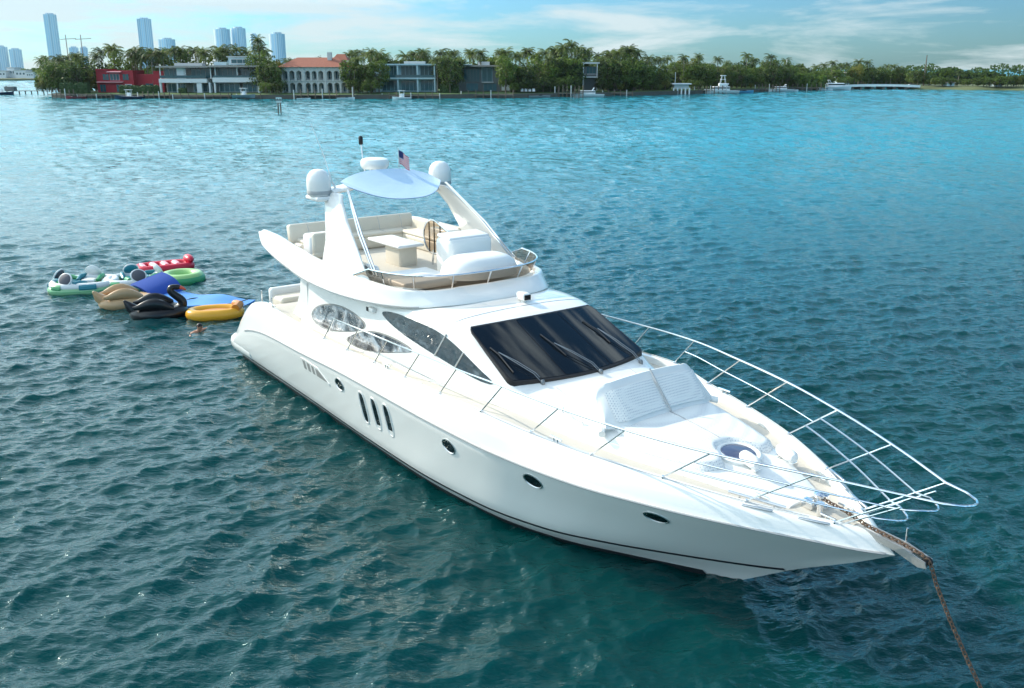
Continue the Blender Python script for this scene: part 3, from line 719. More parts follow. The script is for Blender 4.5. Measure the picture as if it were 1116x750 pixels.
# rounded cover forward of the helm
dc = MB(); rr = []
for i in range(9):
    a = math.pi / 2 * i / 8; k = math.cos(a) ** .45 if i < 8 else .05
    rr.append([Vector((9.45 + .68 * k * math.copysign(abs(math.cos(t)) ** .75, math.cos(t)), .45 + 1.0 * k * math.copysign(abs(math.sin(t)) ** .75, math.sin(t)), 4.1 + .5 * math.sin(a))) for t in np.linspace(0, 2 * math.pi, 33)[:-1]])
dc.loft(rr, cv=True, cap=True); dco = dc.build('pod_cover', MATS['vinyl_white'], fly)
# forward flybridge sun lounge, stbd
fs_ = MB(); fs_.rbox((8.9, -1.05, 4.06), (1.5, 1.5, .2), .08); fs_.build('forward_cushion', MATS['vinyl_white'], fly)
for x, y in ((7.65, -1.75), (7.95, -1.7)):
    s = MB(); s.lathe([(.16, -.05), (.18, 0), (.15, .05), (.001, .06)], (x, y, 4.15), 18, M=Euler((.9, .5, 0)).to_matrix()); sp_ = s.build('speaker', MATS['gelcoat'], fly)
    s = MB(); s.lathe([(.1, 0), (.1, .02), (.001, .025)], Vector((x, y, 4.15)) + Euler((.9, .5, 0)).to_matrix() @ Vector((0, 0, .055)), 14, M=Euler((.9, .5, 0)).to_matrix()); s.build('cone', MATS['shade_grey'], sp_)
# searchlight on the brow
sl = MB(); zb = cab_z(11.55, .25); sl.rbox((11.5, .28, zb + .13), (.34, .22, .18), .05, rz=-.1); sl.tube([(11.5, .28, zb), (11.5, .28, zb + .08)], .06, 10); slo = sl.build('searchlight', MATS['gelcoat'], yacht)
s = MB(); s.rbox((11.68, .262, zb + .13), (.02, .17, .12), .009, rz=-.1); s.build('lens', MATS['black_glass'], slo)
# side lamp on the cabin side
s = MB(); s.rbox((8.72, -(cab_y(8.75, 3.4) + .05), 3.42), (.26, .12, .12), .03); so = s.build('side_light', MATS['gelcoat'], yacht)
s = MB(); s.box((8.60, -(cab_y(8.75, 3.4) + .105), 3.42), (.12, .012, .1)); s.build('lens', MATS['black_rubber'], so)
# swept pillars where the cabin side runs up to the wing
for sg in (-1, 1):
    a = MB(); q = [(4.0, 2.36), (4.3, 2.62), (4.55, 3.0), (4.8, 3.45), (4.85, 3.75), (5.1, 3.75), (5.05, 2.3)]
    a.prism([Vector((x, sg * 2.225, z)) for x, z in q], (0, -sg * .16, 0)); a.build('aft_pillar', MATS['gelcoat'], yacht, smooth=False)
# cockpit
ck = MB(); ck.rbox((2.0, 0, 1.95), (.8, 3.8, .9), .12); cko = ck.build('cockpit_sofa', MATS['vinyl'], yacht)
b = MB(); b.rbox((1.62, 0, 2.35), (.24, 3.9, .5), .1); b.build('backrest', MATS['vinyl_white'], cko)
cf = MB(); cf.box((3.0, 0, 1.62), (3.6, 4.6, .06)); cf.build('cockpit_floor', MATS['teak'], yacht, smooth=False)
bh = MB(); bh.box((4.62, 0, 2.7), (.06, 3.9, 2.0)); bho = bh.build('saloon_door', MATS['gelcoat'], yacht, smooth=False)
b = MB(); b.box((4.58, 0, 2.65), (.03, 2.6, 1.75)); b.build('glass', MATS['black_glass'], bho, smooth=False)
ct = MB(); ct.tube([(2.9, .2, 1.6), (2.9, .2, 2.15)], .05, 10); cto = ct.build('cockpit_table', MATS['chrome'], yacht)
b = MB(); b.rbox((2.9, .2, 2.2), (.7, 1.4, .06), .03); b.build('table_top', MATS['teak'], cto)
# stern posts and flag halyards
for x, y in ((1.9, -2.3), (2.9, -2.38), (1.9, 2.3)):
    t = MB(); t.tube([(x, y, 2.2), (x, y, 2.62)], .022, 8); t.build('stern_post', MATS['chrome'], yacht)

# --- panel joints and piping ---
for sg in (-1, 1):
    q = MB(); q.tube([Vector((x, sg * cab_y(x, 2.40) * 1.003, 2.40)) for x in np.linspace(5.2, 14.0, 50)], .008, 5); q.build('panel_joint', MATS['grey_line'], cabin)
    q = MB(); q.tube([Vector((x, sg * (1.02 + .02 * (x - 14.4)), cab_z(x, 1.02) + .002)) for x in np.linspace(14.35, 15.5, 12)], .008, 5); q.build('panel_joint', MATS['grey_line'], cabin)
q = MB(); q.tube([Vector((11.75, y, cab_z(11.75, y) + .002)) for y in np.linspace(-1.75, 1.75, 30)], .007, 5); q.build('panel_joint', MATS['grey_line'], cabin)
for y in np.linspace(-1.4, 1.6, 5):
    q = MB(); q.tube([Vector((3.45, y, 4.735)), Vector((3.55, y, 4.6)), Vector((3.60, y, 4.37)), Vector((3.95, y, 4.365))], .008, 5); q.build('piping', MATS['grey_line'], sofa)
for sg in (-1, 1):
    q = MB(); q.tube([Vector((HF[6][2] + 3 + (x - 3), sg * (HF[6][0](x) - .03), HF[6][1](x) + .026)) for x in np.linspace(3.2, 20.2, 80)], .006, 5); q.build('deck_joint', MATS['grey_line'], deck)
# --- foredeck ---
pz = lambda x: cab_z(x, 0)
def pad_row(x, hw, h, bow=0):
    return [Vector((x + bow * (1 - (k / 8) ** 2), hw * k / 8, h)) for k in range(-8, 9)]
pd = MB(); NP = 17
def padout(s):  # outline of the sun pad, s 0..1 fore-aft: half width and front notch
    return 1.27 - .33 * s ** 1.6
rr = []
for i in range(25):
    s = i / 24; hw = padout(s); row = []
    for k in range(-14, 15):
        y = hw * k / 14; ky = abs(k) / 14
        notch = .62 * math.exp(-(y / .42) ** 4)      # round bay cut for the hatch
        x0, x1 = 15.95, 18.52 - .25 * ky ** 2 - notch
        x = x0 + (x1 - x0) * s
        e = min(ky_ for ky_ in ((1 - ky) * hw / .12, (1 - s) * (x1 - x0) / .12, 1))
        h = .11 * math.sqrt(max(0, 1 - (1 - max(0, e)) ** 2)); row.append(Vector((x, y, cab_z(x, y) + .004 + h)))
    rr.append(row)
pd.loft(rr); pad = pd.build('sun_pad', MATS['dimpled_vinyl'], yacht, angle=60)
t = MB(); t.tube([Vector((x, .02, cab_z(x, 0) + .117)) for x in np.linspace(16.1, 17.75, 12)], .012, 6); t.build('seam', MATS['grey_line'], pad)
# reclined backrest
def br(s, t, off):
    """s 0 bottom..1 top, t -1..1 ; wraps round at the ends"""
    e = max(0, (abs(t) - .72) / .28); top = (1 - e ** 2.6) ** .5 if e > 0 else 1
    h = .78 * s * (.30 + .70 * top)
    x = 16.42 - .22 * e - .62 * h / .78 - .25 * (1 - t * t) * 0; y = 1.42 * t * (1 - .03 * s)
    z = cab_z(16.4, min(abs(y), 1.3)) + .02 + .86 * h
    nrm = Vector((.80, 0, .6)); return Vector((x, y, z)) + nrm * off
bk = MB(); rr = []
for i in range(13):
    s = i / 12; th_ = .10 + .06 * math.sin(math.pi * min(1, s + .15)); rr.append([br(s, t, th_) for t in np.linspace(-1, 1, 41)])
rr.append([br(1.02, t, .06) for t in np.linspace(-1, 1, 41)])
for i in range(13): rr.append([br(1 - i / 12, t, -.02) for t in np.linspace(-1, 1, 41)])
bk.loft(rr, cu=True); n_ = 41; m_ = len(rr); bk.f.append(tuple(i * n_ for i in range(m_))); bk.f.append(tuple(i * n_ + n_ - 1 for i in range(m_)))
bko = bk.build('sun_pad_backrest', MATS['vinyl_white'], yacht, angle=60)
for a, b in ((-.86, -.03), (.03, .86)):
    q = MB(); q.loft([[br(.1 + .72 * i / 8, a + (b - a) * j / 20, .165 + .03 * math.sin(math.pi * i / 8) ** .5 * math.sin(math.pi * j / 20) ** .5) for j in range(21)] for i in range(9)]); q.build('cushion', MATS['dimpled_vinyl'], bko)
q = MB(); q.tube([br(s, 0, .19) for s in np.linspace(0, 1.02, 10)], .018, 6); q.build('strap', MATS['grey_line'], bko)
# moulded rim round the backrest foot
q = MB(); q.tube([Vector((16.35 - .85 * (1 - abs(t) ** 2.2) , 1.56 * t, cab_z(16.3 - .8 * (1 - abs(t) ** 2.2), 1.3 * t) + .03)) for t in np.linspace(-1, 1, 41)], .07, 8); q.build('seat_moulding', MATS['gelcoat'], yacht)
# round deck hatch
hz_ = cab_z(18.3, .1)
h = MB(); h.lathe([(.40, -.03), (.42, .03), (.38, .055), (.33, .05), (.31, .03)], (18.22, .02, hz_ + .02), 36, M=Euler((0, .09, 0)).to_matrix()); ho = h.build('deck_hatch', MATS['gelcoat'], yacht)
h = MB(); h.lathe([(.32, 0), (.3, .02), (.001, .045)], (18.22, .02, hz_ + .045), 32, M=Euler((0, .09, 0)).to_matrix()); mat('hatch_acrylic', (.07, .08, .14), .12, coat=.4); h.build('glass', MATS['hatch_acrylic'], ho)
# two covered cowl vents either side of the hatch front
for x, y in ((18.62, -.15), (18.72, .72)):
    z = max(cab_z(x, y), deck_z(x) if abs(y) > .9 else 0)
    c = MB(); M = Euler((0, R(90), -.35)).to_matrix(); c.lathe([(.001, -.28), (.06, -.265), (.10, -.2), (.115, -.08), (.115, .1), (.105, .19), (.07, .25), (.001, .27)], (x, y, z + .145), 20, M=M); co = c.build('vent_cowl', MATS['vinyl_white'], yacht)
    for dx in (-.16, .16):
        f_ = MB(); f_.rbox((x + dx, y - .02, z + .03), (.1, .14, .06), .02); f_.build('chrome_foot', MATS['chrome'], co)
# windlass
wz = deck_z(20.0) + .02
w = MB(); w.lathe([(.13, 0), (.13, .05), (.08, .07), (.07, .16), (.12, .2), (.12, .24), (.03, .27)], (19.95, .06, wz), 20); w.rbox((19.85, -.12, wz + .08), (.22, .16, .16), .04); w.lathe([(.05, 0), (.05, .2), (.07, .22)], (20.12, -.2, wz), 12)
wo_ = w.build('windlass', MATS['chrome'], yacht)
for x, y in ((19.3, -.62), (19.35, .78), (20.3, -.22), (20.25, .32)):
    c = MB(); z = deck_z(x) + .02; c.tube([(x - .14, y, z + .08), (x + .14, y, z + .08)], .02, 6); c.tube([(x - .05, y, z), (x - .05, y, z + .08)], .02, 6); c.tube([(x + .05, y, z), (x + .05, y, z + .08)], .02, 6); c.build('cleat', MATS['chrome'], yacht)
for x0, y0, x1, y1 in ((19.0, -1.12, 19.85, -.72), (19.4, 1.0, 20.0, .66)):
    c = MB(); za, zb_ = HF[6][1](x0) + .05, HF[6][1](x1) + .05; c.tube([(x0, y0, za), (x1, y1, zb_)], .022, 6)
    for k in (.2, .8): c.tube([Vector((x0, y0, za)).lerp(Vector((x1, y1, zb_)), k), Vector((x0, y0, za)).lerp(Vector((x1, y1, zb_)), k) - Vector((0, 0, .12))], .018, 6)
    c.build('fairlead_bar', MATS['brushed'], yacht)
for x in (19.55, 20.3):     # chrome strips on the bulwark top and side
    for sg in (-1, 1):
        y = HF[6][0](x); c = MB(); c.rbox((x, sg * (y + .05), HF[6][1](x) - .0), (.5, .05, .035), .015, rz=sg * -math.atan2(.5, 1)); c.build('chafe_strip', MATS['brushed'], yacht)
# fuel / water fillers on the side deck
for x in (11.3, 12.9, 15.4):
    c = MB(); y = -(HF[6][0](x) - .32); c.lathe([(.05, 0), (.05, .012), (.001, .014)], (x, y, deck_z(x) + .012), 14); c.build('filler_cap', MATS['chrome'], yacht)
# midship cleats on the bulwark
for x in (10.3, 3.3, 15.9):
    for sg in (-1, 1):
        y = sg * (HF[6][0](x) - .07); z = HF[6][1](x) + .02
        c = MB(); c.tube([(x - .16, y, z + .07), (x + .16, y, z + .07)], .02, 6); c.tube([(x - .05, y, z), (x - .05, y, z + .07)], .02, 6); c.tube([(x + .05, y, z), (x + .05, y, z + .07)], .02, 6); c.build('cleat', MATS['chrome'], yacht)
# grab rail on the coachroof
for sg in (-1, 1):
    c = MB(); pts = [(15.15, sg * 1.5), (15.3, sg * 1.56), (15.75, sg * 1.5)]; P_ = [Vector((a, b, cab_z(a, min(abs(b), 1.5)) + .1)) for a, b in pts]
    c.tube([P_[0] - Vector((0, 0, .12))] + P_ + [P_[-1] - Vector((0, 0, .12))], .014, 6); c.build('grab_rail', MATS['chrome'], yacht)
# bow roller
br_ = MB()
for sg in (-1, 1): br_.prism([Vector((x, sg * .105, z)) for x, z in ((20.75, 2.0), (20.75, 2.10), (21.5, 2.06), (21.90, 1.97), (21.93, 1.88), (21.8, 1.85), (21.4, 1.95))], (0, -sg * .025, 0))
br_.box((21.15, 0, 2.0), (1.0, .2, .03), ry=.03); bro = br_.build('bow_roller', MATS['galv'], yacht, smooth=False)
r_ = MB(); r_.lathe([(.075, -.075), (.045, -.02), (.045, .02), (.075, .075)], (21.86, 0, 1.92), 16, M=Euler((R(90), 0, 0)).to_matrix()); r_.build('roller', MATS['black_rubber'], bro)
r_ = MB(); r_.tube([(21.45, .12, 2.05), (21.45, .12, 2.28)], .016, 6); r_.build('pin', MATS['chrome'], bro)
# --- guard rails ---
BASE = [(6.96, 2.66, 2.38), (8.31, 2.68, 2.41), (9.72, 2.69, 2.45), (11.12, 2.69, 2.47), (12.57, 2.69, 2.5), (14.06, 2.66, 2.55), (15.31, 2.40, 2.45), (16.67, 2.08, 2.39), (18.03, 1.66, 2.34), (19.33, 1.06, 2.24), (20.51, .36, 2.13)]
TOP = [(7.55, 2.64, 3.02), (8.9, 2.65, 3.06), (10.3, 2.66, 3.1), (11.75, 2.67, 3.15), (13.2, 2.67, 3.19), (14.68, 2.6, 3.22), (16.14, 2.41, 3.18), (17.56, 2.12, 3.15), (19.03, 1.65, 3.12), (20.51, 1.02, 3.11), (21.78, .42, 3.07)]
rails = MB()
def both(pts): return [Vector((x, -y, z)) for x, y, z in pts] + [Vector((x, y, z)) for x, y, z in pts[::-1]]
fx = list(range(len(TOP))); gx = [pchip(fx, [q[k] for q in TOP]) for k in range(3)]; bx_ = [pchip(fx, [q[k] for q in BASE]) for k in range(3)]
def railpt(i, h):
    a = Vector([f(i) for f in bx_]); b = Vector([f(i) for f in gx]); return a.lerp(b, h)
top = [railpt(i, 1) for i in np.linspace(0, 10, 61)]
tip = [Vector((22.15, .31, 3.085)), Vector((22.38, .16, 3.095)), Vector((22.45, .05, 3.1))]
full = chaikin([Vector((7.2, 2.65, 2.6))] , 0) + top + tip
rl = MB(); rl.tube([Vector((q.x, -q.y, q.z)) for q in full] + [q for q in full[::-1]], [.017 + .004 * min(1, max(0, (q.x - 13) / 4)) for q in full] + [.017 + .004 * min(1, max(0, (q.x - 13) / 4)) for q in full[::-1]], 8); rlo = rl.build('guard_rail', MATS['chrome'], yacht)
def midrail(i0, i1, h, tipx, tipz):
    pts = [railpt(i, h) for i in np.linspace(i0, i1, 30)]
    if tipx:
        e = pts[-1]; pts += [Vector((tipx - .30, e.y * .8 + .02, (e.z + tipz * 2) / 3)), Vector((tipx - .07, .14, tipz)), Vector((tipx, .04, tipz))]
        r = MB(); r.tube([Vector((q.x, -q.y, q.z)) for q in pts] + pts[::-1], .016, 8); r.build('middle_rail', MATS['chrome'], rlo)
    else:
        for sg in (-1, 1):
            r = MB(); r.tube([Vector((q.x, sg * q.y, q.z)) for q in pts], .011, 6); r.build('middle_rail', MATS['chrome'], rlo)
midrail(5, 8, .52, None, None)
midrail(8, 10, .66, 21.92, 2.80); midrail(8, 10, .36, 21.47, 2.46)
for i in range(11):
    for sg in (-1, 1):
        a = Vector(BASE[i]); b = Vector(TOP[i]); a.y *= sg; b.y *= sg
        s = MB(); s.tube([a, b], .015, 6); s.lathe([(.04, -.01), (.04, .015), (.02, .03)], a, 10); s.build('stanchion', MATS['chrome'], rlo)
# second pair of legs at the pulpit
for sg in (-1, 1):
    s = MB(); s.tube([Vector((20.6, sg * .33, 2.12)), Vector((21.62, sg * .46, 2.86))], .015, 6); s.build('stanchion', MATS['chrome'], rlo)

# --- anchor chain: hangs from the roller, a thing of its own ---
def chain():
    path = [(20.0, .0, wz + .2), (20.4, 0, 2.2), (20.9, 0, 2.1), (21.4, 0, 2.07), (21.78, 0, 2.02), (21.92, 0, 1.95), (21.98, 0, 1.84), (22.06, 0, 1.66), (22.35, 0, 1.18), (22.68, 0, .7), (23.05, 0, .2), (23.6, 0, -.5)]
    P = [Vector(p) for p in path]; d = [0]
    for a, b in zip(P, P[1:]): d.append(d[-1] + (b - a).length)
    mb = MB(); pitch = .064; k = 0; s = 0
    while s < d[-1] - .05:
        i = max(j for j in range(len(d) - 1) if d[j] <= s); f = (s - d[i]) / (d[i + 1] - d[i]); c = P[i].lerp(P[i + 1], f); t = (P[i + 1] - P[i]).normalized()
        sd2 = Vector((0, 1, 0)); up = t.cross(sd2)
        w = sd2 if k % 2 else up
        w = (w + .25 * (up if k % 2 else sd2)).normalized()
        ring = []
        for a in range(10):
            an = 2 * math.pi * a / 10; ring.append(c + t * (.046 * math.cos(an)) + w * (.025 * math.sin(an)))
        mb.tube(ring, .0105, 5, closed=True); s += pitch; k += 1
    o = mb.build('anchor_chain', MATS['rusty_steel']); o.location = yacht.location; o.rotation_euler = yacht.rotation_euler
    tag(o, 'rusty brown anchor chain running over the bow roller down into the water', 'chain')
chain()
# ------------------------------------------------------------------ floating toys behind the yacht
mat('pvc_white', (.72, .74, .74), .35); mat('pvc_green', (.22, .46, .25), .35); mat('pvc_teal', (.02, .20, .26), .4); mat('pvc_navy', (.012, .02, .05), .4)
mat('mesh_grey', (.10, .10, .12), .7); mat('pvc_red', (.62, .02, .05), .35); mat('pvc_pink', (.75, .25, .30), .35); mat('pvc_lime', (.34, .58, .22), .3); mat('pvc_leaf', (.06, .34, .14), .3)
mat('foam_blue', (.07, .26, .66), .6, var=.15, vscale=1.5); mat('foam_dark', (.01, .06, .34), .6); mat('pvc_gold', (.50, .32, .17), .3, bump=.4, bscale=4); mat('pvc_black', (.010, .011, .014), .28, bump=.5, bscale=4)
mat('pvc_yellow', (.72, .36, .03), .3); mat('pvc_orange', (.55, .20, .03), .35); mat('beak_red', (.6, .10, .06), .4)
def torus_pts(a, b, n=40, p=2.0):
    return [Vector((a * math.copysign(abs(math.cos(t)) ** (2 / p), math.cos(t)), b * math.copysign(abs(math.sin(t)) ** (2 / p), math.sin(t)), 0)) for t in np.linspace(0, 2 * math.pi, n + 1)[:-1]]
def ring_tube(mb, a, b, r, z, n=40, p=2.0, flat=1.0): return mb.tube([q + Vector((0, 0, z)) for q in torus_pts(a, b, n, p)], r, 12, closed=True, flat=flat)

def lounge_island(x, y, rz, a, b, seats, label):
    t = empty('lounge_float', (x, y, 0), label, 'pool float', 'lounge floats with seats', rz)
    m = MB(); ring_tube(m, a, b, .20, .06, p=2.6); m.build('lower_tube', MATS['pvc_green'], t)
    m = MB(); ring_tube(m, a - .04, b - .04, .17, .26, p=2.6); m.build('upper_tube', MATS['pvc_white'], t)
    m = MB(); m.v = [tuple(q + Vector((0, 0, .10))) for q in torus_pts(a - .1, b - .1, 40, 2.6)]; m.f = [tuple(range(40))]; m.build('mesh_floor', MATS['pvc_navy'], t, smooth=False)
    for q in range(7):
        a0 = q * .9 + .2; pts = [Vector(((a + .02) * math.copysign(abs(math.cos(w)) ** (2 / 2.6), math.cos(w)), (b + .02) * math.copysign(abs(math.sin(w)) ** (2 / 2.6), math.sin(w)), .22)) for w in np.linspace(a0, a0 + .4, 8)]
        m = MB(); m.tube(pts, .165, 10); m.build('printed_band', MATS['pvc_teal' if q % 2 else 'pvc_leaf'], t)
    m = MB(); m.tube([q + Vector((0, 0, .10)) for q in torus_pts(a + .185, b + .185, 40, 2.6)], .012, 5, closed=True); m.build('welded_seam', MATS['pvc_leaf'], t)
    for ang, mm in seats:
        c = Vector((a * .92 * math.cos(ang), b * .92 * math.sin(ang), .28)); M = Euler((0, -.5, ang)).to_matrix()
        s = MB(); s.ell(c + Vector((0, 0, .28)), (.11, .30, .27), 18, 12, M); so = s.build('backrest', MATS[mm], t)
        s = MB(); s.tube([c + Vector((0, 0, .28)) + M @ Vector((.01, (.30 * math.cos(q)), .27 * math.sin(q))) for q in np.linspace(0, 2 * math.pi, 25)[:-1]], .035, 8, closed=True); s.build('rim', MATS['pvc_white'], so)
        k = Vector((math.cos(ang), math.sin(ang), 0)); s = MB(); s.rbox(c - k * .48 + Vector((0, 0, -.02)), (.5, .58, .16), .07, rz=ang); s.build('seat', MATS['pvc_teal' if mm != 'pvc_white' else 'pvc_white'], t)
        for sg in (-1, 1):
            sd_ = Vector((-k.y, k.x, 0)) * sg * .42; s = MB(); s.tube([c + sd_ * .9 + Vector((0, 0, .12)), c - k * .35 + sd_ + Vector((0, 0, .13)), c - k * .7 + sd_ + Vector((0, 0, .04))], [.1, .1, .07], 10); s.build('armrest', MATS['pvc_teal' if sg > 0 else 'pvc_leaf'], t)
    return t
lounge_island(-18.15, 38.75, .25, 1.25, .95, [(2.7, 'mesh_grey'), (1.35, 'pvc_white'), (-2.1, 'mesh_grey')], 'white and green lounge float with a tall pale backrest, furthest left on the water')
lounge_island(-16.25, 39.35, .5, 1.15, .85, [(.3, 'pvc_white'), (-1.5, 'mesh_grey'), (1.6, 'pvc_teal')], 'teal and white lounge float with a dark oval backrest, touching the red float')

t = empty('lounger_float', (-16.15, 42.6, 0), 'long red and pink inflatable lounger, the farthest of the floats', 'pool float', rz=.55)
m = MB(); ring_tube(m, 1.15, .55, .2, .14, p=3); m.build('outer_tube', MATS['pvc_red'], t)
m = MB()
for k in range(4): m.tube([Vector((-.95 + .5 * k, -.4, .16)), Vector((-.95 + .5 * k, .4, .16))], .2, 10)
m.build('cushion_tubes', MATS['pvc_pink'], t)
m = MB(); m.ell((1.12, 0, .42), (.22, .5, .2)); m.build('pillow', MATS['pvc_red'], t)

m = MB()
for k in range(3): m.tube([Vector((-.7 + .5 * k, -.5, .2)), Vector((-.7 + .5 * k, 0, .37)), Vector((-.7 + .5 * k, .5, .2))], .02, 6)
m.build('welded_seam', MATS['pvc_red'], t)
t = empty('ring_float', (-14.55, 40.3, 0), 'round green swim ring with a lime inside, next to the blue mat', 'swim ring')
m = MB(); ring_tube(m, .70, .70, .25, .16); m.build('ring', MATS['pvc_lime'], t)
m = MB(); ring_tube(m, .76, .76, .235, .10); m.build('dark_band', MATS['pvc_leaf'], t)
m = MB(); m.lathe([(.5, .08), (.001, .06)], (0, 0, .06), 32); m.build('mesh_floor', MATS['pvc_lime'], t)

def blue_mat():
    t = empty('floating_mat', (-12.4, 36.3, 0), 'big blue foam water mat with one end folded up, tied behind the yacht', 'water mat', rz=-.42)
    L, W = 3.9, 1.75; rr = []
    for i in range(41):
        x = -L / 2 + L * i / 40; row = []
        for j in range(15):
            y = -W / 2 + W * j / 14; row.append(Vector((x, y, .10 + .05 * math.sin(x * 2.6 + y) + .03 * math.sin(y * 3.1 - x))))
        rr.append(row)
    m = MB(); m.loft(rr); m.loft([[q - Vector((0, 0, .06)) for q in r] for r in rr])
    edge = rr[0] + [r[-1] for r in rr[1:]] + rr[-1][::-1][1:] + [r[0] for r in rr[::-1]][1:-1]
    m.loft([edge, [q - Vector((0, 0, .06)) for q in edge]], cv=True); m.build('foam_sheet', MATS['foam_blue'], t)
    m = MB(); rr = []
    for i in range(13):
        s = i / 12; row = []
        for j in range(15):
            y = -W / 2 + W * j / 14; row.append(Vector((-L / 2 + .15 - 1.15 * s + .25 * math.sin(s * 3.1), y + .1 * s, .12 + .72 * math.sin(s * 1.25) * (.75 + .25 * j / 14))))
        rr.append(row)
    m.loft(rr); m.loft([[q + Vector((-.05, 0, -.05)) for q in r] for r in rr]); m.build('folded_end', MATS['foam_dark'], t)
    m = MB(); m.box((L / 2 - .08, .3, .2), (.05, .5, .03)); m.build('strap', MATS['pvc_navy'], t, smooth=False)
blue_mat()

def swan(name, x, y, rz, body, wing, label, head=True, cat='swan float'):
    t = empty(name, (x, y, 0), label, cat, rz=rz)
    m = MB(); ring_tube(m, .78, .55, .27, .14, flat=.9); m.ell((-.1, 0, .12), (.7, .5, .2)); m.build('body', MATS[body], t)
    for sg in (-1, 1):
        m = MB(); rr = []
        for i in range(15):
            s = i / 14; px_ = .55 - 1.45 * s; h = .16 + .20 * math.sin(math.pi * min(1, s * 1.1)) ; r = .05 + .17 * math.sin(math.pi * min(1, .12 + s * .88)) 
            rr.append([Vector((px_, sg * (.52 - .08 * s) + r * .8 * math.cos(a), .22 + h * .8 + .12 * s + r * math.sin(a))) for a in np.linspace(0, 2 * math.pi, 13)[:-1]])
        m.loft(rr, cv=True, cap=True); m.build('wing', MATS[wing], t)
    m = MB(); m.tube([(-.75, 0, .22), (-1.0, 0, .42), (-1.18, 0, .68)], [.26, .19, .04], 12); m.build('tail', MATS[wing], t)
    if head:
        p = chaikin([Vector(v) for v in ((.60, 0, .15), (.86, 0, .30), (.88, 0, .52), (.66, 0, .72), (.46, 0, .90), (.5, 0, 1.06), (.72, 0, 1.06))], 2); n = len(p)
        m = MB(); m.tube(p, [.2 - .11 * i / (n - 1) for i in range(n)], 14); m.ell((.72, 0, 1.05), (.15, .10, .105)); m.build('neck', MATS[body], t)
        m = MB(); m.tube([(.82, 0, 1.04), (.94, 0, .99), (1.04, 0, .92)], [.075, .06, .02], 10); m.build('beak', MATS['beak_red'], t)
    return t
swan('swan_float', -15.25, 35.9, .55, 'pvc_gold', 'pvc_gold', 'tan gold inflatable swan with folded wings, left of the black swan', head=False)
swan('swan_float', -13.35, 34.2, .35, 'pvc_black', 'pvc_black', 'black inflatable swan with a long raised neck and red beak')
t = empty('inflatable_boat', (-11.2, 34.1, 0), 'yellow inflatable float with an orange inside, right of the black swan', 'pool float', rz=.28)
m = MB(); ring_tube(m, .85, .46, .22, .14, p=2.3); m.build('outer_tube', MATS['pvc_yellow'], t)
m = MB(); m.ell((0, 0, .14), (.78, .4, .14)); m.build('floor', MATS['pvc_orange'], t)
m = MB(); m.tube([(.75, -.38, .34), (.9, 0, .40), (.75, .38, .34)], .16, 10); m.build('backrest', MATS['pvc_orange'], t)

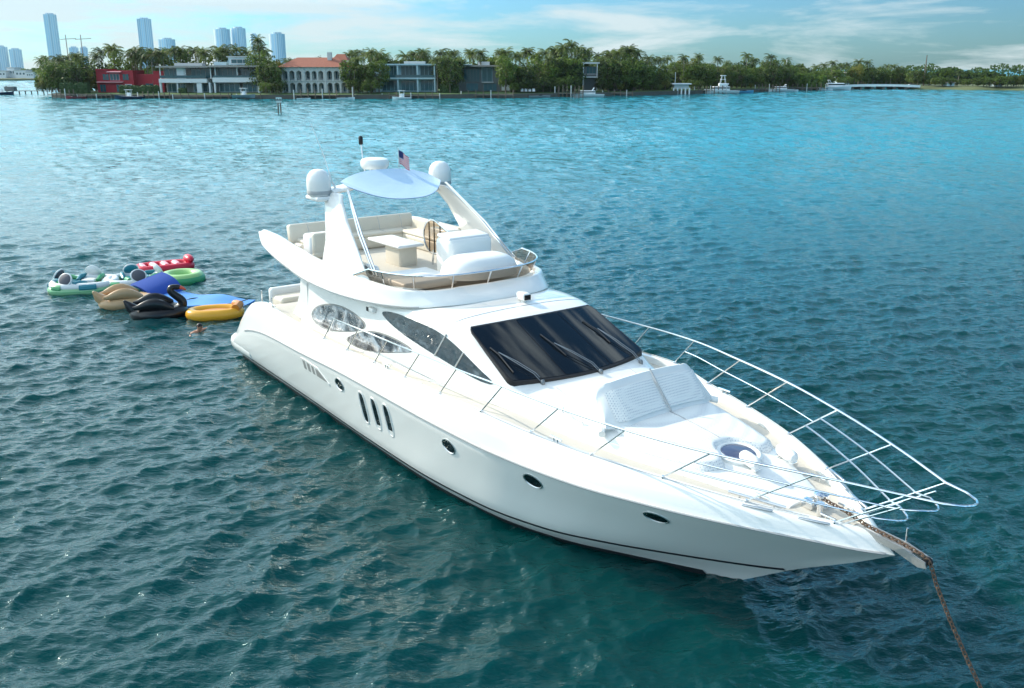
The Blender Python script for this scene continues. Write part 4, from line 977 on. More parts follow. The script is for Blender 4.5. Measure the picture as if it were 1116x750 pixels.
# swimmer: one continuous body, arms spread on the surface
def swimmer():
    t = empty('person', (-11.2, 32.0, -.03), 'swimmer with wet dark hair, arms spread in the water below the yellow float', 'person', rz=-.35)
    J = {'pelvis': (-.55, 0, -.42, .15), 'waist': (-.35, 0, -.28, .14), 'chest': (-.12, 0, -.10, .17), 'neck': (.06, 0, .05, .065), 'chin': (.10, 0, .12, .075), 'head': (.12, 0, .22, .105), 'crown': (.12, 0, .30, .06),
         'shL': (-.06, .20, -.02, .075), 'elL': (.0, .47, -.0, .05), 'wrL': (.14, .72, .01, .035), 'hdL': (.18, .80, .01, .04), 'fgL': (.24, .9, .0, .016),
         'shR': (-.06, -.20, -.02, .075), 'elR': (.05, -.46, -.0, .05), 'wrR': (.22, -.68, .01, .035), 'hdR': (.27, -.75, .01, .04), 'fgR': (.35, -.83, .0, .016),
         'hiL': (-.62, .1, -.5, .1), 'knL': (-.95, .14, -.75, .065), 'anL': (-1.3, .14, -.85, .045), 'toL': (-1.42, .14, -.98, .03), 'hiR': (-.62, -.1, -.5, .1), 'knR': (-.9, -.16, -.8, .065), 'anR': (-1.2, -.16, -1.0, .045), 'toR': (-1.3, -.16, -1.14, .03)}
    E_ = [('pelvis', 'waist'), ('waist', 'chest'), ('chest', 'neck'), ('neck', 'chin'), ('chin', 'head'), ('head', 'crown'), ('chest', 'shL'), ('shL', 'elL'), ('elL', 'wrL'), ('wrL', 'hdL'), ('hdL', 'fgL'), ('chest', 'shR'), ('shR', 'elR'), ('elR', 'wrR'), ('wrR', 'hdR'), ('hdR', 'fgR'), ('pelvis', 'hiL'), ('hiL', 'knL'), ('knL', 'anL'), ('anL', 'toL'), ('pelvis', 'hiR'), ('hiR', 'knR'), ('knR', 'anR'), ('anR', 'toR')]
    # separate fingers on both hands
    for s, sg in (('L', 1), ('R', -1)):
        h = Vector(J['hd' + s][:3]); d = (Vector(J['fg' + s][:3]) - h).normalized(); side = Vector((-d.y, d.x, 0)) * sg
        for i, (o, l) in enumerate(((-.03, .075), (-.01, .085), (.012, .08))):
            a = h + side * o + d * .02; J[f'f{i}a{s}'] = (*(a + d * l * .5 + side * o * .3), .009); J[f'f{i}b{s}'] = (*(a + d * l + side * o * .5 - Vector((0, 0, .01))), .007)
            E_ += [('hd' + s, f'f{i}a{s}'), (f'f{i}a{s}', f'f{i}b{s}')]
        J['th' + s] = (*(h - side * .055 + d * .03), .010); E_.append(('hd' + s, 'th' + s))
    names = list(J); me = bpy.data.meshes.new('body'); me.from_pydata([J[k][:3] for k in names], [(names.index(a), names.index(b)) for a, b in E_], [])
    o = bpy.data.objects.new('body', me); col.objects.link(o)
    sk = o.modifiers.new('skin', 'SKIN')
    for i, k in enumerate(names): me.skin_vertices[0].data[i].radius = (J[k][3], J[k][3]); me.skin_vertices[0].data[i].use_root = (k == 'pelvis')
    sk.use_smooth_shade = True
    ss = o.modifiers.new('sub', 'SUBSURF'); ss.levels = 2; ss.render_levels = 2
    me.materials.append(MATS['skin']); o.parent = t
    mat('hair_dark', (.015, .010, .008), .35)
    h = MB(); rr = []
    for i in range(9):
        a = math.pi / 2 * i / 8; k = math.cos(a)
        rr.append([Vector((.105 + .118 * k * math.cos(q) - (.02 if i < 3 else 0), .112 * k * math.sin(q), .23 + .115 * math.sin(a) - (.05 * (1 - a / 1.57) * max(0, -math.cos(q))))) for q in np.linspace(0, 2 * math.pi, 17)[:-1]])
    h.loft(rr, cv=True); h.build('hair', MATS['hair_dark'], t)
    f = MB(); M = Euler((0, 0, 0)).to_matrix()
    f.tube([(.215, 0, .235), (.24, 0, .20), (.22, 0, .185)], [.012, .018, .012], 8); f.build('nose', MATS['skin'], t)
    mat('lips', (.35, .12, .09), .4); f = MB(); f.ell((.212, 0, .158), (.012, .03, .009)); f.build('mouth', MATS['lips'], t)
    for sg in (-1, 1):
        f = MB(); f.ell((.208, sg * .036, .238), (.012, .014, .009)); f.build('eye', MATS['hair_dark'], t)
        f = MB(); f.ell((.115, sg * .108, .215), (.022, .012, .032)); f.build('ear', MATS['skin'], t)
swimmer()

# ------------------------------------------------------------------ channel marker
mk = empty('channel_marker', (px_at(305, 200), 200, 0), 'twin-post wooden channel marker with a pale sign, standing in the open water', 'channel marker')
mat('old_wood', (.16, .12, .09), .85, var=.4, vscale=4); mat('sign_pale', (.55, .60, .58), .6); mat('sign_dark', (.05, .06, .06), .6)
for dx in (-.28, .28):
    m = MB(); m.tube([(dx, 0, -2), (dx * .9, 0, 2.2)], .13, 10); m.build('post', MATS['old_wood'], mk)
m = MB(); m.box((0, -.18, 2.75), (1.2, .05, 1.1)); sg_ = m.build('sign_board', MATS['sign_pale'], mk, smooth=False)
m = MB(); m.box((0, -.21, 2.75), (1.2, .02, .22)); m.box((-.28, -.212, 2.96), (.18, .02, .2)); m.box((.28, -.212, 2.96), (.18, .02, .2)); m.build('dark_band', MATS['sign_dark'], sg_, smooth=False)

# ------------------------------------------------------------------ island, far land
mat('island_soil', (.10, .12, .05), .9, var=.3, vscale=.2); mat('seawall_stone', (.10, .09, .075), .85, var=.35, vscale=.8); mat('lawn', (.07, .13, .03), .9, var=.3, vscale=.6); mat('sand', (.45, .40, .30), .9)
SHORE = [(-152, 316), (-141, 308), (-134, 305), (-105, 300), (-73, 297), (-40, 300), (-17, 305), (12.7, 316), (45.8, 338), (87, 377), (120, 412), (139, 429), (145, 433), (149, 448), (166, 462)]
def shore_y(x):
    return float(np.interp(x, [a for a, b in SHORE], [b for a, b in SHORE]))
isl = MB()
xs = np.linspace(-150, 166, 80)
isl.loft([[Vector((x, shore_y(x) + .6, -.5)), Vector((x, shore_y(x) + .6, 1.25)), Vector((x, shore_y(x) + 6, 1.4)), Vector((x + 6, shore_y(x) + 60, 1.8)), Vector((x + 10, shore_y(x) + 130, 1.5)), Vector((x + 10, shore_y(x) + 130, -.5))] for x in xs])
tag(isl.build('island_ground', MATS['lawn']), kind='structure')
sw = MB(); sw.loft([[Vector((x, shore_y(x), -.8)), Vector((x, shore_y(x), 1.30)), Vector((x, shore_y(x) + .55, 1.30)), Vector((x, shore_y(x) + .55, -.8))] for x in np.linspace(-150, 166, 160)], cap=True)
tag(sw.build('seawall', MATS['seawall_stone']), 'long grey stone seawall along the waterfront of the island', 'seawall')
# low shore to the right, and the mainland far to the left
rg = MB(); rr = []
for x in np.linspace(181, 320, 40):
    yy = 441 - (x - 181) * .6 + 3 * math.sin(x * .3); rr.append([Vector((x, yy, -.4)), Vector((x, yy + 1.5, .5)), Vector((x + 3, yy + 8, 1.4)), Vector((x + 20, yy + 90, 1.5)), Vector((x + 20, yy + 92, -.5))])
rg.loft(rr); tag(rg.build('right_shore_ground', MATS['island_soil']), kind='structure')
ml = MB(); rr = []
for x in np.linspace(-560, -300, 40):
    yy = 790 + 8 * math.sin(x * .05) - (x + 430) * .1; rr.append([Vector((x, yy, -.5)), Vector((x, yy, 1.0)), Vector((x, yy + 20, 1.6)), Vector((x - 20, yy + 300, 2)), Vector((x - 20, yy + 300, -1))])
ml.loft(rr); tag(ml.build('mainland_ground', MATS['island_soil']), kind='structure')

# ------------------------------------------------------------------ houses
mat('house_white', (.74, .75, .75), .7, var=.05, vscale=1); mat('house_red', (.36, .018, .03), .65, var=.12, vscale=1); mat('house_cream', (.55, .55, .52), .7, var=.08, vscale=1); mat('house_grey', (.14, .15, .15), .6, var=.1); mat('house_blue', (.45, .58, .62), .7)
mat('roof_grey', (.34, .30, .27), .8, var=.15); mat('terracotta', (.30, .10, .06), .8, var=.3, vscale=2.5); mat('house_glass', (.03, .10, .12), .05, coat=.5); mat('dark_inside', (.012, .014, .016), .7); mat('pink_trim', (.68, .30, .32), .7); mat('roof_pale', (.55, .55, .53), .7)
mat('dock_wood', (.22, .18, .14), .85, var=.3, vscale=2); mat('hedge', (.035, .07, .018), .8, var=.5, vscale=1.2, bump=1, bscale=3); mat('canvas_blue', (.03, .12, .35), .7)
def house(px0, px1, Y, label, cat='house', z0=1.45, name='house', rz=0):
    x0, x1 = px_at(px0, Y, z0), px_at(px1, Y, z0)
    t = empty(name, ((x0 + x1) / 2, Y, z0), label, cat, rz=rz); return t, x1 - x0
def bx(parent, name, m, c, s, **k):
    b = MB(); b.box(c, s, **k); return b.build(name, MATS[m], parent, smooth=False)
def window(parent, x, y, z, w, h, fr='house_white', gl='house_glass', bars=2, name='window'):
    f = MB(); t = .12
    f.box((x, y - .03, z + h / 2 + t / 2), (w + 2 * t, .16, t)); f.box((x, y - .03, z - h / 2 - t / 2), (w + 2 * t, .16, t)); f.box((x - w / 2 - t / 2, y - .03, z), (t, .16, h)); f.box((x + w / 2 + t / 2, y - .03, z), (t, .16, h))
    for k in range(1, bars): f.box((x - w / 2 + w * k / bars, y - .02, z), (.08, .1, h))
    o = f.build(name, MATS[fr], parent, smooth=False); bx(o, 'glass', gl, (x, y - .012, z), (w, .03, h)); return o

# red house
hr, w = house(107, 147, 318, 'two-storey red house with a pink awning, behind the left dock')
bx(hr, 'wall', 'house_red', (0, 5, 3.5), (w, 10, 7)); bx(hr, 'wing', 'house_red', (w / 2 + 4.4, 7, 2.9), (8.8, 8, 5.8)); bx(hr, 'parapet', 'house_red', (-w * .34, 4.4, 7.2), (w * .3, 9.6, .5))
for x in (-2.9, 0, 3.6): window(hr, x, -.02, 4.9, 2.0 if x else 3.0, 1.9, 'pink_trim' if x == 0 else 'house_red', bars=3 if x == 0 else 2)
for x in (-4.2, 1.2, 4.2): window(hr, x, -.02, 1.4, 1.9, 2.3, 'house_red' if x < 4 else 'house_white', name='glass_door')
for z, x, ww in ((6.55, .2, 4.6), (3.35, -1.5, w * .7)):
    b = MB(); b.box((x, -.6, z), (ww, 1.2, .22), rx=.12); b.build('awning', MATS['pink_trim'], hr, smooth=False)
bx(hr, 'upper_storey', 'house_red', (w / 2 + 6.4, 8, 6.2), (4.2, 5, 1.2)); window(hr, w / 2 + 4, 2.98, 2.2, 2.6, 1.3, 'house_red')
# white flat-roofed house
hw, w = house(175, 288, 314, 'wide white flat-roofed modern house with glass balconies, right of the red house', z0=1.5)
bx(hw, 'back_wall', 'house_white', (0, 9, 4), (w - 1, .4, 8)); bx(hw, 'floor_slab', 'house_white', (-w * .27, 4.2, 3.75), (w * .46, 9.4, 1.25)); bx(hw, 'floor_slab', 'house_white', (w * .235, 3.9, 4.0), (w * .44, 8.8, 1.5))
bx(hw, 'roof', 'roof_grey', (-w * .26, 4.2, 8.1), (w * .5, 11.4, .55)); bx(hw, 'roof', 'roof_grey', (w * .245, 4.2, 8.25), (w * .5, 11.8, .6))
for x, ww in ((-w * .492, .6), (-w * .02, .5), (w * .03, .5), (-w * .33, .35), (w * .45, .6), (-w * .12, 1.6)): bx(hw, 'pillar', 'house_white', (x, .2, 1.6), (ww, .8, 3.2))
for x, ww in ((-w * .38, w * .2), (-w * .12, w * .2), (w * .14, w * .22), (w * .36, w * .2)):
    window(hw, x, 2.6, 6.0, ww - .6, 2.9, 'roof_grey', bars=4); window(hw, x, 3.6, 1.5, ww - .8, 2.6, 'house_white', bars=4, name='glass_door')
for x in (-w * .49, -w * .25, -w * .005, w * .04, w * .25, w * .47): bx(hw, 'pillar', 'house_white', (x, .5, 6.1), (.3, .3, 3.6))
bx(hw, 'panel', 'house_white', (-w * .30, 1.0, 6.1), (2.4, .3, 3.4))
for x, ww in ((-w * .27, w * .44), (w * .235, w * .42)): bx(hw, 'balcony_glass', 'house_glass', (x, -.35, 5.0), (ww, .04, .8))
rp = bx(hw, 'roof_pavilion', 'house_blue', (w * .26, 6, 9.9), (7.5, 5, 2.4)); bx(rp, 'roof', 'roof_pale', (w * .26, 6, 11.2), (8.4, 6, .3)); window(rp, w * .26, 3.46, 9.8, 5.6, 1.2, 'house_white', bars=3)
bx(hw, 'roof_pavilion', 'roof_pale', (-w * .25, 6, 8.8), (9, 4, .9)); bx(hw, 'roof_pavilion', 'house_blue', (w * .05, 7, 9.0), (4, 4, 1.2))
# arched villa
hv, w = house(307, 380, 312, 'cream villa with two storeys of arches under a terracotta roof', 'villa', z0=1.5)
def arcade(parent, x0, x1, z0, z1, n, wfrac, zs, y, name):
    bw = (x1 - x0) / n
    for k in range(n):
        a, b = x0 + k * bw, x0 + (k + 1) * bw; c = (a + b) / 2; hw_ = bw * wfrac / 2
        arch = [Vector((c - hw_ * math.cos(q), y, zs + hw_ * math.sin(q))) for q in np.linspace(0, math.pi, 13)]
        prof = [Vector((c - hw_, y, z0))] + arch + [Vector((c + hw_, y, z0))]
        outer = [Vector((a, y, z0))] + [Vector((a + (b - a) * i / 12, y, z1)) for i in range(13)] + [Vector((b, y, z0))]
        m = MB(); m.loft([outer, prof, [q + Vector((0, .5, 0)) for q in prof], [q + Vector((0, .5, 0)) for q in outer]], cu=True); m.build(name, MATS['house_cream'], parent, smooth=False)
hwd = w / 2 - .3
for z0, z1, zs in ((0, 3.75, 2.35), (3.9, 7.9, 6.05)): 
    for x0, x1, n, wf in ((-hwd, -hwd * .36, 3, .72), (-hwd * .30, hwd * .30, 3, .74), (hwd * .36, hwd, 3, .72)): arcade(hv, x0, x1, z0, z1, n, wf, zs, 0, 'arch')
    for x in (-hwd * .33, hwd * .33): bx(hv, 'pier', 'house_cream', (x, .2, (z0 + z1) / 2), (hwd * .06, .7, z1 - z0))
bx(hv, 'balcony_floor', 'house_cream', (0, 1.4, 3.82), (w, 3.4, .22)); bx(hv, 'wall', 'house_cream', (0, 8.5, 3.95), (w - .6, 10.9, 7.9))
for z in (1.5, 5.5):
    for k in range(9): window(hv, -hwd + (k + .5) * 2 * hwd / 9, 3.03, z, 1.2, 2.2, 'house_cream', gl='house_glass', bars=2)
for x in (-w / 2 + .25, w / 2 - .25): bx(hv, 'side_wall', 'house_cream', (x, 1.8, 3.95), (.5, 2.9, 7.9))
m = MB(); W2 = w / 2 + .7
m.add([(-W2, -.9, 8.0), (W2, -.9, 8.0), (W2, 14.6, 8.0), (-W2, 14.6, 8.0), (-W2 + 5, 6.8, 11.0), (W2 - 5, 6.8, 11.0)], [(0, 1, 5, 4), (1, 2, 5), (2, 3, 4, 5), (3, 0, 4), (3, 2, 1, 0)]); rf = m.build('roof', MATS['terracotta'], hv, smooth=False)
bx(rf, 'chimney', 'house_cream', (w * .20, 5.2, 10.9), (1.4, 1.2, 3.4)); bx(rf, 'eaves', 'house_cream', (0, 6.85, 7.93), (w + .9, 14.6, .13))
m = MB(); m.add([(w * .22, 6, 10.2), (w * .46, 6, 10.2), (w * .46, 12, 10.2), (w * .22, 12, 10.2), (w * .28, 9, 12.1), (w * .40, 9, 12.1)], [(0, 1, 5, 4), (1, 2, 5), (2, 3, 4, 5), (3, 0, 4)]); m.build('upper_roof', MATS['terracotta'], rf, smooth=False)
# pale glass-fronted house
hg2, w = house(414, 475, 318, 'pale two-storey house with a grid of white frames and full-height glass', z0=1.6)
bx(hg2, 'wall', 'house_blue', (0, 8, 4.2), (w - .4, 8, 8.4)); bx(hg2, 'roof', 'house_blue', (0, 5, 8.7), (w + .4, 11, .45)); bx(hg2, 'floor_slab', 'house_blue', (0, 2, 4.35), (w, 5, .5))
for k, x in enumerate((-w / 2 + .3, -w * .17, w * .18, w / 2 - .3)): bx(hg2, 'column', 'house_blue', (x, -.1, 4.2), (.5, .5, 8.4))
for k in range(3):
    x = -w * .335 + k * w * .345
    for z in (2.0, 6.6): window(hg2, x, 3.9, z, w * .28, 3.2, 'house_blue', bars=4, name='glass_wall')
bx(hg2, 'side_wall', 'house_blue', (-w / 2 - 2.2, 5, 3.2), (4, 6, 6.4)); window(hg2, -w / 2 - 2.2, 1.98, 3.4, 2.4, 3.6, 'house_blue', bars=3); bx(hg2, 'balcony_glass', 'house_glass', (0, -.42, 5.0), (w - .6, .04, .9))
bx(hg2, 'roof_hatch', 'roof_pale', (w * .1, 8, 9.3), (7, 4, .9))
# dark modern house
hd, w = house(500, 545, 328, 'dark grey modern house with a thin white roof, half hidden by trees', z0=1.6)
bx(hd, 'wall', 'house_grey', (0, 6, 4.0), (w, 10, 8.0)); bx(hd, 'roof', 'roof_grey', (0, 5, 8.3), (w + 2.4, 13, .5)); bx(hd, 'white_roof_edge', 'house_white', (-w * .38, -1.0, 8.7), (w * .4, 5, .3)); bx(hd, 'roof_box', 'house_white', (w * .1, 7, 9.1), (4, 4, 1.2))
window(hd, 2.6, .96, 5.4, 3.4, 4.6, 'house_blue', bars=2, name='glass_wall'); window(hd, -2.6, .96, 5.2, 5.2, 4.0, 'house_grey', bars=5, name='glass_wall'); window(hd, -2.5, .96, 1.4, 4, 2.4, 'house_grey', bars=3, name='glass_door'); window(hd, 3.6, .96, 1.4, 4.4, 2.4, 'house_grey', bars=3, name='glass_door')
bx(hd, 'balcony', 'house_white', (2.8, .2, 3.0), (4, 1.4, .25)); bx(hd, 'side_wall', 'house_white', (-w / 2 - .9, 4, 5.4), (1.6, 3, 3.0)); bx(hd, 'terrace_wall', 'house_white', (w / 2 + 2, 1, 1.4), (3.4, .4, 2.2))
# small light-blue house
hs2, w = house(571, 590, 336, 'small light blue cottage with a sloping white roof among trees', z0=1.7)
bx(hs2, 'wall', 'house_blue', (0, 3, 3.6), (w, 6, 4.4)); window(hs2, .8, -.02, 4.4, 1.6, 1.8, 'house_white'); window(hs2, -1.6, -.02, 4.4, 1.2, 1.6, 'house_white')
b = MB(); b.box((0, 2.6, 6.3), (w + .9, 7.6, .3), ry=.14); b.build('roof', MATS['house_white'], hs2, smooth=False); bx(hs2, 'lower_wall', 'house_white', (-3.2, 1.5, 2.2), (5, 3, 1.4))
# pavilion tower
ht, w = house(634, 652, 338, 'narrow two-level lookout pavilion with a pale flat roof and open balcony', 'pavilion', z0=1.7)
bx(ht, 'wall', 'house_grey', (.3, 3.5, 4), (w - 1.4, 3.6, 8)); bx(ht, 'roof', 'roof_pale', (0, 2.4, 9.2), (w + .4, 6.4, .55)); bx(ht, 'balcony_floor', 'house_white', (-.2, 2, 4.5), (w, 5.6, .35))
for x in (-w / 2 + .4, w / 2 - .6):
    for z, h in ((2.1, 4.3), (6.8, 4.3)): bx(ht, 'post', 'house_white', (x, -.5, z), (.28, .28, h))
window(ht, .4, 1.68, 6.8, w - 2.6, 2.2, 'house_grey', bars=3); m = MB()
m.tube([(-w / 2 + .4, -.6, 5.5), (w / 2 - .6, -.6, 5.5)], .06, 6); m.build('railing', MATS['house_white'], ht)
# boathouse on white piles
bhz, w = house(733, 752, 352, 'low boathouse with arched openings on white piles at the water', 'boathouse', z0=.2, name='boathouse')
for k in range(5): bx(bhz, 'pile', 'house_white', (-w / 2 + .3 + (w - .6) * k / 4, 0, .8), (.45, .45, 2.6))
bx(bhz, 'wall', 'roof_pale', (0, 2.6, 2.5), (w - 1, 4, 1.7)); bx(bhz, 'roof', 'house_white', (0, 2.2, 3.5), (w + .5, 5.6, .35)); bx(bhz, 'mast_pole', 'house_white', (-w * .36, 1, 5.6), (.15, .15, 4))
# houses on the mainland far left
for px0, px1, h, Y, lb in ((-4, 7, 5.5, 800, 'low pale house at the left edge of the far mainland'), (9, 17, 8, 806, 'white block house with a taller roof on the far mainland'), (17, 29, 6, 800, 'wide white house on the far mainland shore'), (29, 37, 4.5, 796, 'small white house nearest the tip of the far mainland')):
    hh, w = house(px0, px1, Y, lb, z0=1.5); bx(hh, 'wall', 'house_white', (0, 5, h / 2), (w, 10, h)); bx(hh, 'roof', 'roof_pale', (0, 5, h + .3), (w + 1, 11, .6))
    for k in range(3): window(hh, -w * .3 + k * w * .3, -.02, h * .6, w * .16, h * .25, 'house_white', bars=1)
for px0, px1, Y, h, lb in ((1032, 1040, 440, 1.5, 'small pale blue cottage left of the tall palm on the right shore'), (1084, 1092, 430, 1.4, 'low white roofed shelter near the right edge of the right shore'), (861, 872, 440, 4.5, 'grey roofed house among the trees behind the right docks'), (912, 926, 470, 5.5, 'pale house roof showing between trees left of the bridge')):
    hh, w = house(px0, px1, Y, lb, z0=1.4); bx(hh, 'wall', 'house_blue', (0, 2.5, h / 2), (w, 5, h)); b = MB(); b.box((0, 2.5, h + .2), (w + .8, 6, .3), rx=.08); b.build('roof', MATS['roof_grey'], hh, smooth=False); window(hh, 0, -.02, h * .55, w * .4, h * .4, 'house_white')

# ------------------------------------------------------------------ hazy city towers
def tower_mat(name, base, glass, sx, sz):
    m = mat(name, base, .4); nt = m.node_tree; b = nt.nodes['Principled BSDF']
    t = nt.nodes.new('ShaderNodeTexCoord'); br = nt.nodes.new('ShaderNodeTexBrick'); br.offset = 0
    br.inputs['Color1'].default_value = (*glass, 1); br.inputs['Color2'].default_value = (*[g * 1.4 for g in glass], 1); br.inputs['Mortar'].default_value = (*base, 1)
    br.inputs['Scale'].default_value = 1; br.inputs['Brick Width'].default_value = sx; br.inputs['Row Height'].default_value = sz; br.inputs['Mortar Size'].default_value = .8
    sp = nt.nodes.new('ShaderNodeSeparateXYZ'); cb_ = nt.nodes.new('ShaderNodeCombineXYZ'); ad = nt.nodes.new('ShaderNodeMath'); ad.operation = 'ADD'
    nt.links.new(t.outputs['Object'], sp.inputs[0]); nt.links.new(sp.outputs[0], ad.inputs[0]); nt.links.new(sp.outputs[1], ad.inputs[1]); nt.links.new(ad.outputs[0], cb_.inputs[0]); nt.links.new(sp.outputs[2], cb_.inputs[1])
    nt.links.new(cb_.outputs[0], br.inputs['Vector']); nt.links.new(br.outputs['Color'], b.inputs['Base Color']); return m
tower_mat('tower_blue', (.74, .79, .82), (.36, .50, .60), 5, 400); tower_mat('tower_white', (.80, .82, .83), (.44, .55, .62), 6, 400)  # tower tones paled to carry distance haze in the colour
mat('steel_red', (.35, .2, .16), .6)
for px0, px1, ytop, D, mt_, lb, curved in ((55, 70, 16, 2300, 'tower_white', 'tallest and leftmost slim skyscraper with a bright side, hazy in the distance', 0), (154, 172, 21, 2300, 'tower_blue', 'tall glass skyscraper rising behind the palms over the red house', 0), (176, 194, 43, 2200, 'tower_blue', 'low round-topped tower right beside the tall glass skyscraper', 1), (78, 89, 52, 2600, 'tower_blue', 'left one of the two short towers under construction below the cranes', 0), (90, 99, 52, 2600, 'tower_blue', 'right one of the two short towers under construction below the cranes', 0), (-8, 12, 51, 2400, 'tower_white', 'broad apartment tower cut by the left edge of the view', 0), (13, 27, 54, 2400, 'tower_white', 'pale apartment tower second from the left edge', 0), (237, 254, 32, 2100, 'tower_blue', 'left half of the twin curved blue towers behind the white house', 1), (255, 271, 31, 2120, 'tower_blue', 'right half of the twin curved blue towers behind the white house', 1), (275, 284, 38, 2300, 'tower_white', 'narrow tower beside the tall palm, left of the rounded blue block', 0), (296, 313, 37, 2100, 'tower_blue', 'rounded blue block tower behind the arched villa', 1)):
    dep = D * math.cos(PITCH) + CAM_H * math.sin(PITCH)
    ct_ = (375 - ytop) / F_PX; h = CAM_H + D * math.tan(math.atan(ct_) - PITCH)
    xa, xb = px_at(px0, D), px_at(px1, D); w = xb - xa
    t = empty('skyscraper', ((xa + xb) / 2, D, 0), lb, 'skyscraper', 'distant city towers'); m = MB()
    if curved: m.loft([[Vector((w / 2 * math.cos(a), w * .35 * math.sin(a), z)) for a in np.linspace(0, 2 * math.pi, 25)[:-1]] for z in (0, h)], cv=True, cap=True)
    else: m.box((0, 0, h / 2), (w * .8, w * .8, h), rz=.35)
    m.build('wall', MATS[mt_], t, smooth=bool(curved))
    m = MB()
    if curved: m.lathe([(w * .3, h), (w * .3, h + 3), (.01, h + 3.2)], (0, 0, 0), 16)
    else: m.box((0, 0, h + 1.5), (w * .5, w * .5, 3), rz=.35)
    m.build('roof_box', MATS['tower_white'], t, smooth=False)
for px, lb in ((82, 'thin construction crane over the left short tower'), (98, 'thin construction crane over the right short tower')):
    D = 2590; h0 = CAM_H + D * math.tan(math.atan((375 - 56) / F_PX) - PITCH); h1 = CAM_H + D * math.tan(math.atan((375 - 42) / F_PX) - PITCH)
    t = empty('tower_crane', (px_at(px, D), D - 30, 0), lb, 'crane', 'construction cranes'); m = MB(); m.box((0, 0, (h1 + 8) / 2), (1.6, 1.6, h1 + 8)); m.build('mast', MATS['steel_red'], t, smooth=False)
    m = MB(); m.box((6, 0, h1 - 2), (42, 1.4, 1.4), ry=-.05); m.build('jib', MATS['steel_red'], t, smooth=False)

# ------------------------------------------------------------------ bridge on the right
Yb = 438; xa, xb = px_at(921, Yb), px_at(993, Yb)
bg_ = empty('bridge', ((xa + xb) / 2, Yb, 0), 'long low white road bridge between the island and the right shore', 'bridge'); w = xb - xa
mat('concrete_white', (.80, .80, .78), .75, var=.1, vscale=.3)
m = MB(); m.loft([[Vector((x, 0, 1.0 + .3 * (1 - (2 * x / w) ** 2))), Vector((x, 0, 1.5 + .3 * (1 - (2 * x / w) ** 2))), Vector((x, 9, 1.5 + .3 * (1 - (2 * x / w) ** 2))), Vector((x, 9, 1.0 + .3 * (1 - (2 * x / w) ** 2)))] for x in np.linspace(-w / 2 - 4, w / 2 + 4, 24)], cv=True, cap=True); m.build('deck', MATS['concrete_white'], bg_, smooth=False)
m = MB(); m.loft([[Vector((x, -.1, 1.51 + .3 * (1 - (2 * x / w) ** 2))), Vector((x, -.1, 2.0 + .3 * (1 - (2 * x / w) ** 2))), Vector((x, .15, 2.0 + .3 * (1 - (2 * x / w) ** 2)))] for x in np.linspace(-w / 2 - 4, w / 2 + 4, 24)]); m.build('parapet', MATS['house_white'], bg_, smooth=False)
for k in range(6):
    m = MB(); m.box((-w * .42 + w * .84 * k / 5, 4.2, .2), (1.2, 8, 1.9)); m.build('pier', MATS['seawall_stone'], bg_, smooth=False)

# ------------------------------------------------------------------ docks and boats along the shore
def dock(px0, px1, dy, label, posts=6, deep=2.2, z=1.0, tall=2.0, m_='dock_wood'):
    x0, x1 = px_at(px0, 300), px_at(px1, 300); xm = (x0 + x1) / 2
    for _ in range(3):
        Y = shore_y(xm) - dy; x0, x1 = px_at(px0, Y), px_at(px1, Y); xm = (x0 + x1) / 2
    t = empty('dock', (xm, Y, 0), label, 'dock', 'wooden docks along the seawall'); w = x1 - x0
    b = MB(); b.box((0, deep / 2, z), (w, deep, .22)); b.build('deck', MATS[m_], t, smooth=False)
    for k in range(posts):
        x = -w / 2 + .2 + (w - .4) * k / (posts - 1); h = tall + .5 * ((k * 37) % 5) / 5
        b = MB(); b.tube([(x, -.15, -1.5), (x, -.15, h)], .16, 7); b.build('post', MATS['old_wood' if k % 4 else 'roof_pale'], t)
    return t
dock(52, 82, 2.5, 'dark post dock beside the moored boat at the left tip of the island', 7, 2.6, 1.0, 2.6)
dock(84, 122, 1.8, 'low pale dock in front of the red house', 8, 1.6, .9, 1.2, 'seawall_stone')
dock(150, 186, 1.8, 'dock with pilings between the dark blue boat and the white flat-roofed house', 7, 1.7, 1.0, 2.0)
dock(188, 285, 1.2, 'long low dock in front of the white flat-roofed house', 12, 1.1, .9, 1.5)
dock(320, 368, 2.6, 'wooden dock in front of the arched villa', 7, 2.4, 1.2, 2.8)
dock(384, 386.5, 3.6, 'narrow pale finger dock at the right end of the arched villa', 2, 3.2, 1.2, 3.6)
dock(416, 480, 1.4, 'dark dock in front of the pale glass-fronted house', 9, 1.3, 1.0, 1.6)
dock(502, 560, 1.6, 'dock with thin poles in front of the dark modern house', 8, 1.4, 1.0, 2.2)
dock(604, 636, 2.4, 'dock with white pilings left of the white motor cruiser', 8, 2.2, 1.2, 3.4)
dock(656, 690, 1.5, 'short brown dock right of the white motor cruiser', 6, 1.4, 1.0, 1.8)
dock(756, 792, 2.4, 'dock with tall posts left of the sportfishing boat', 9, 2.2, 1.2, 2.6)
dock(822, 850, 2.0, 'brown dock with many posts right of the small blue boat', 8, 1.8, 1.1, 2.8)
dock(858, 900, 2.0, 'long dock among moored boats left of the bridge', 9, 1.8, 1.1, 2.6)
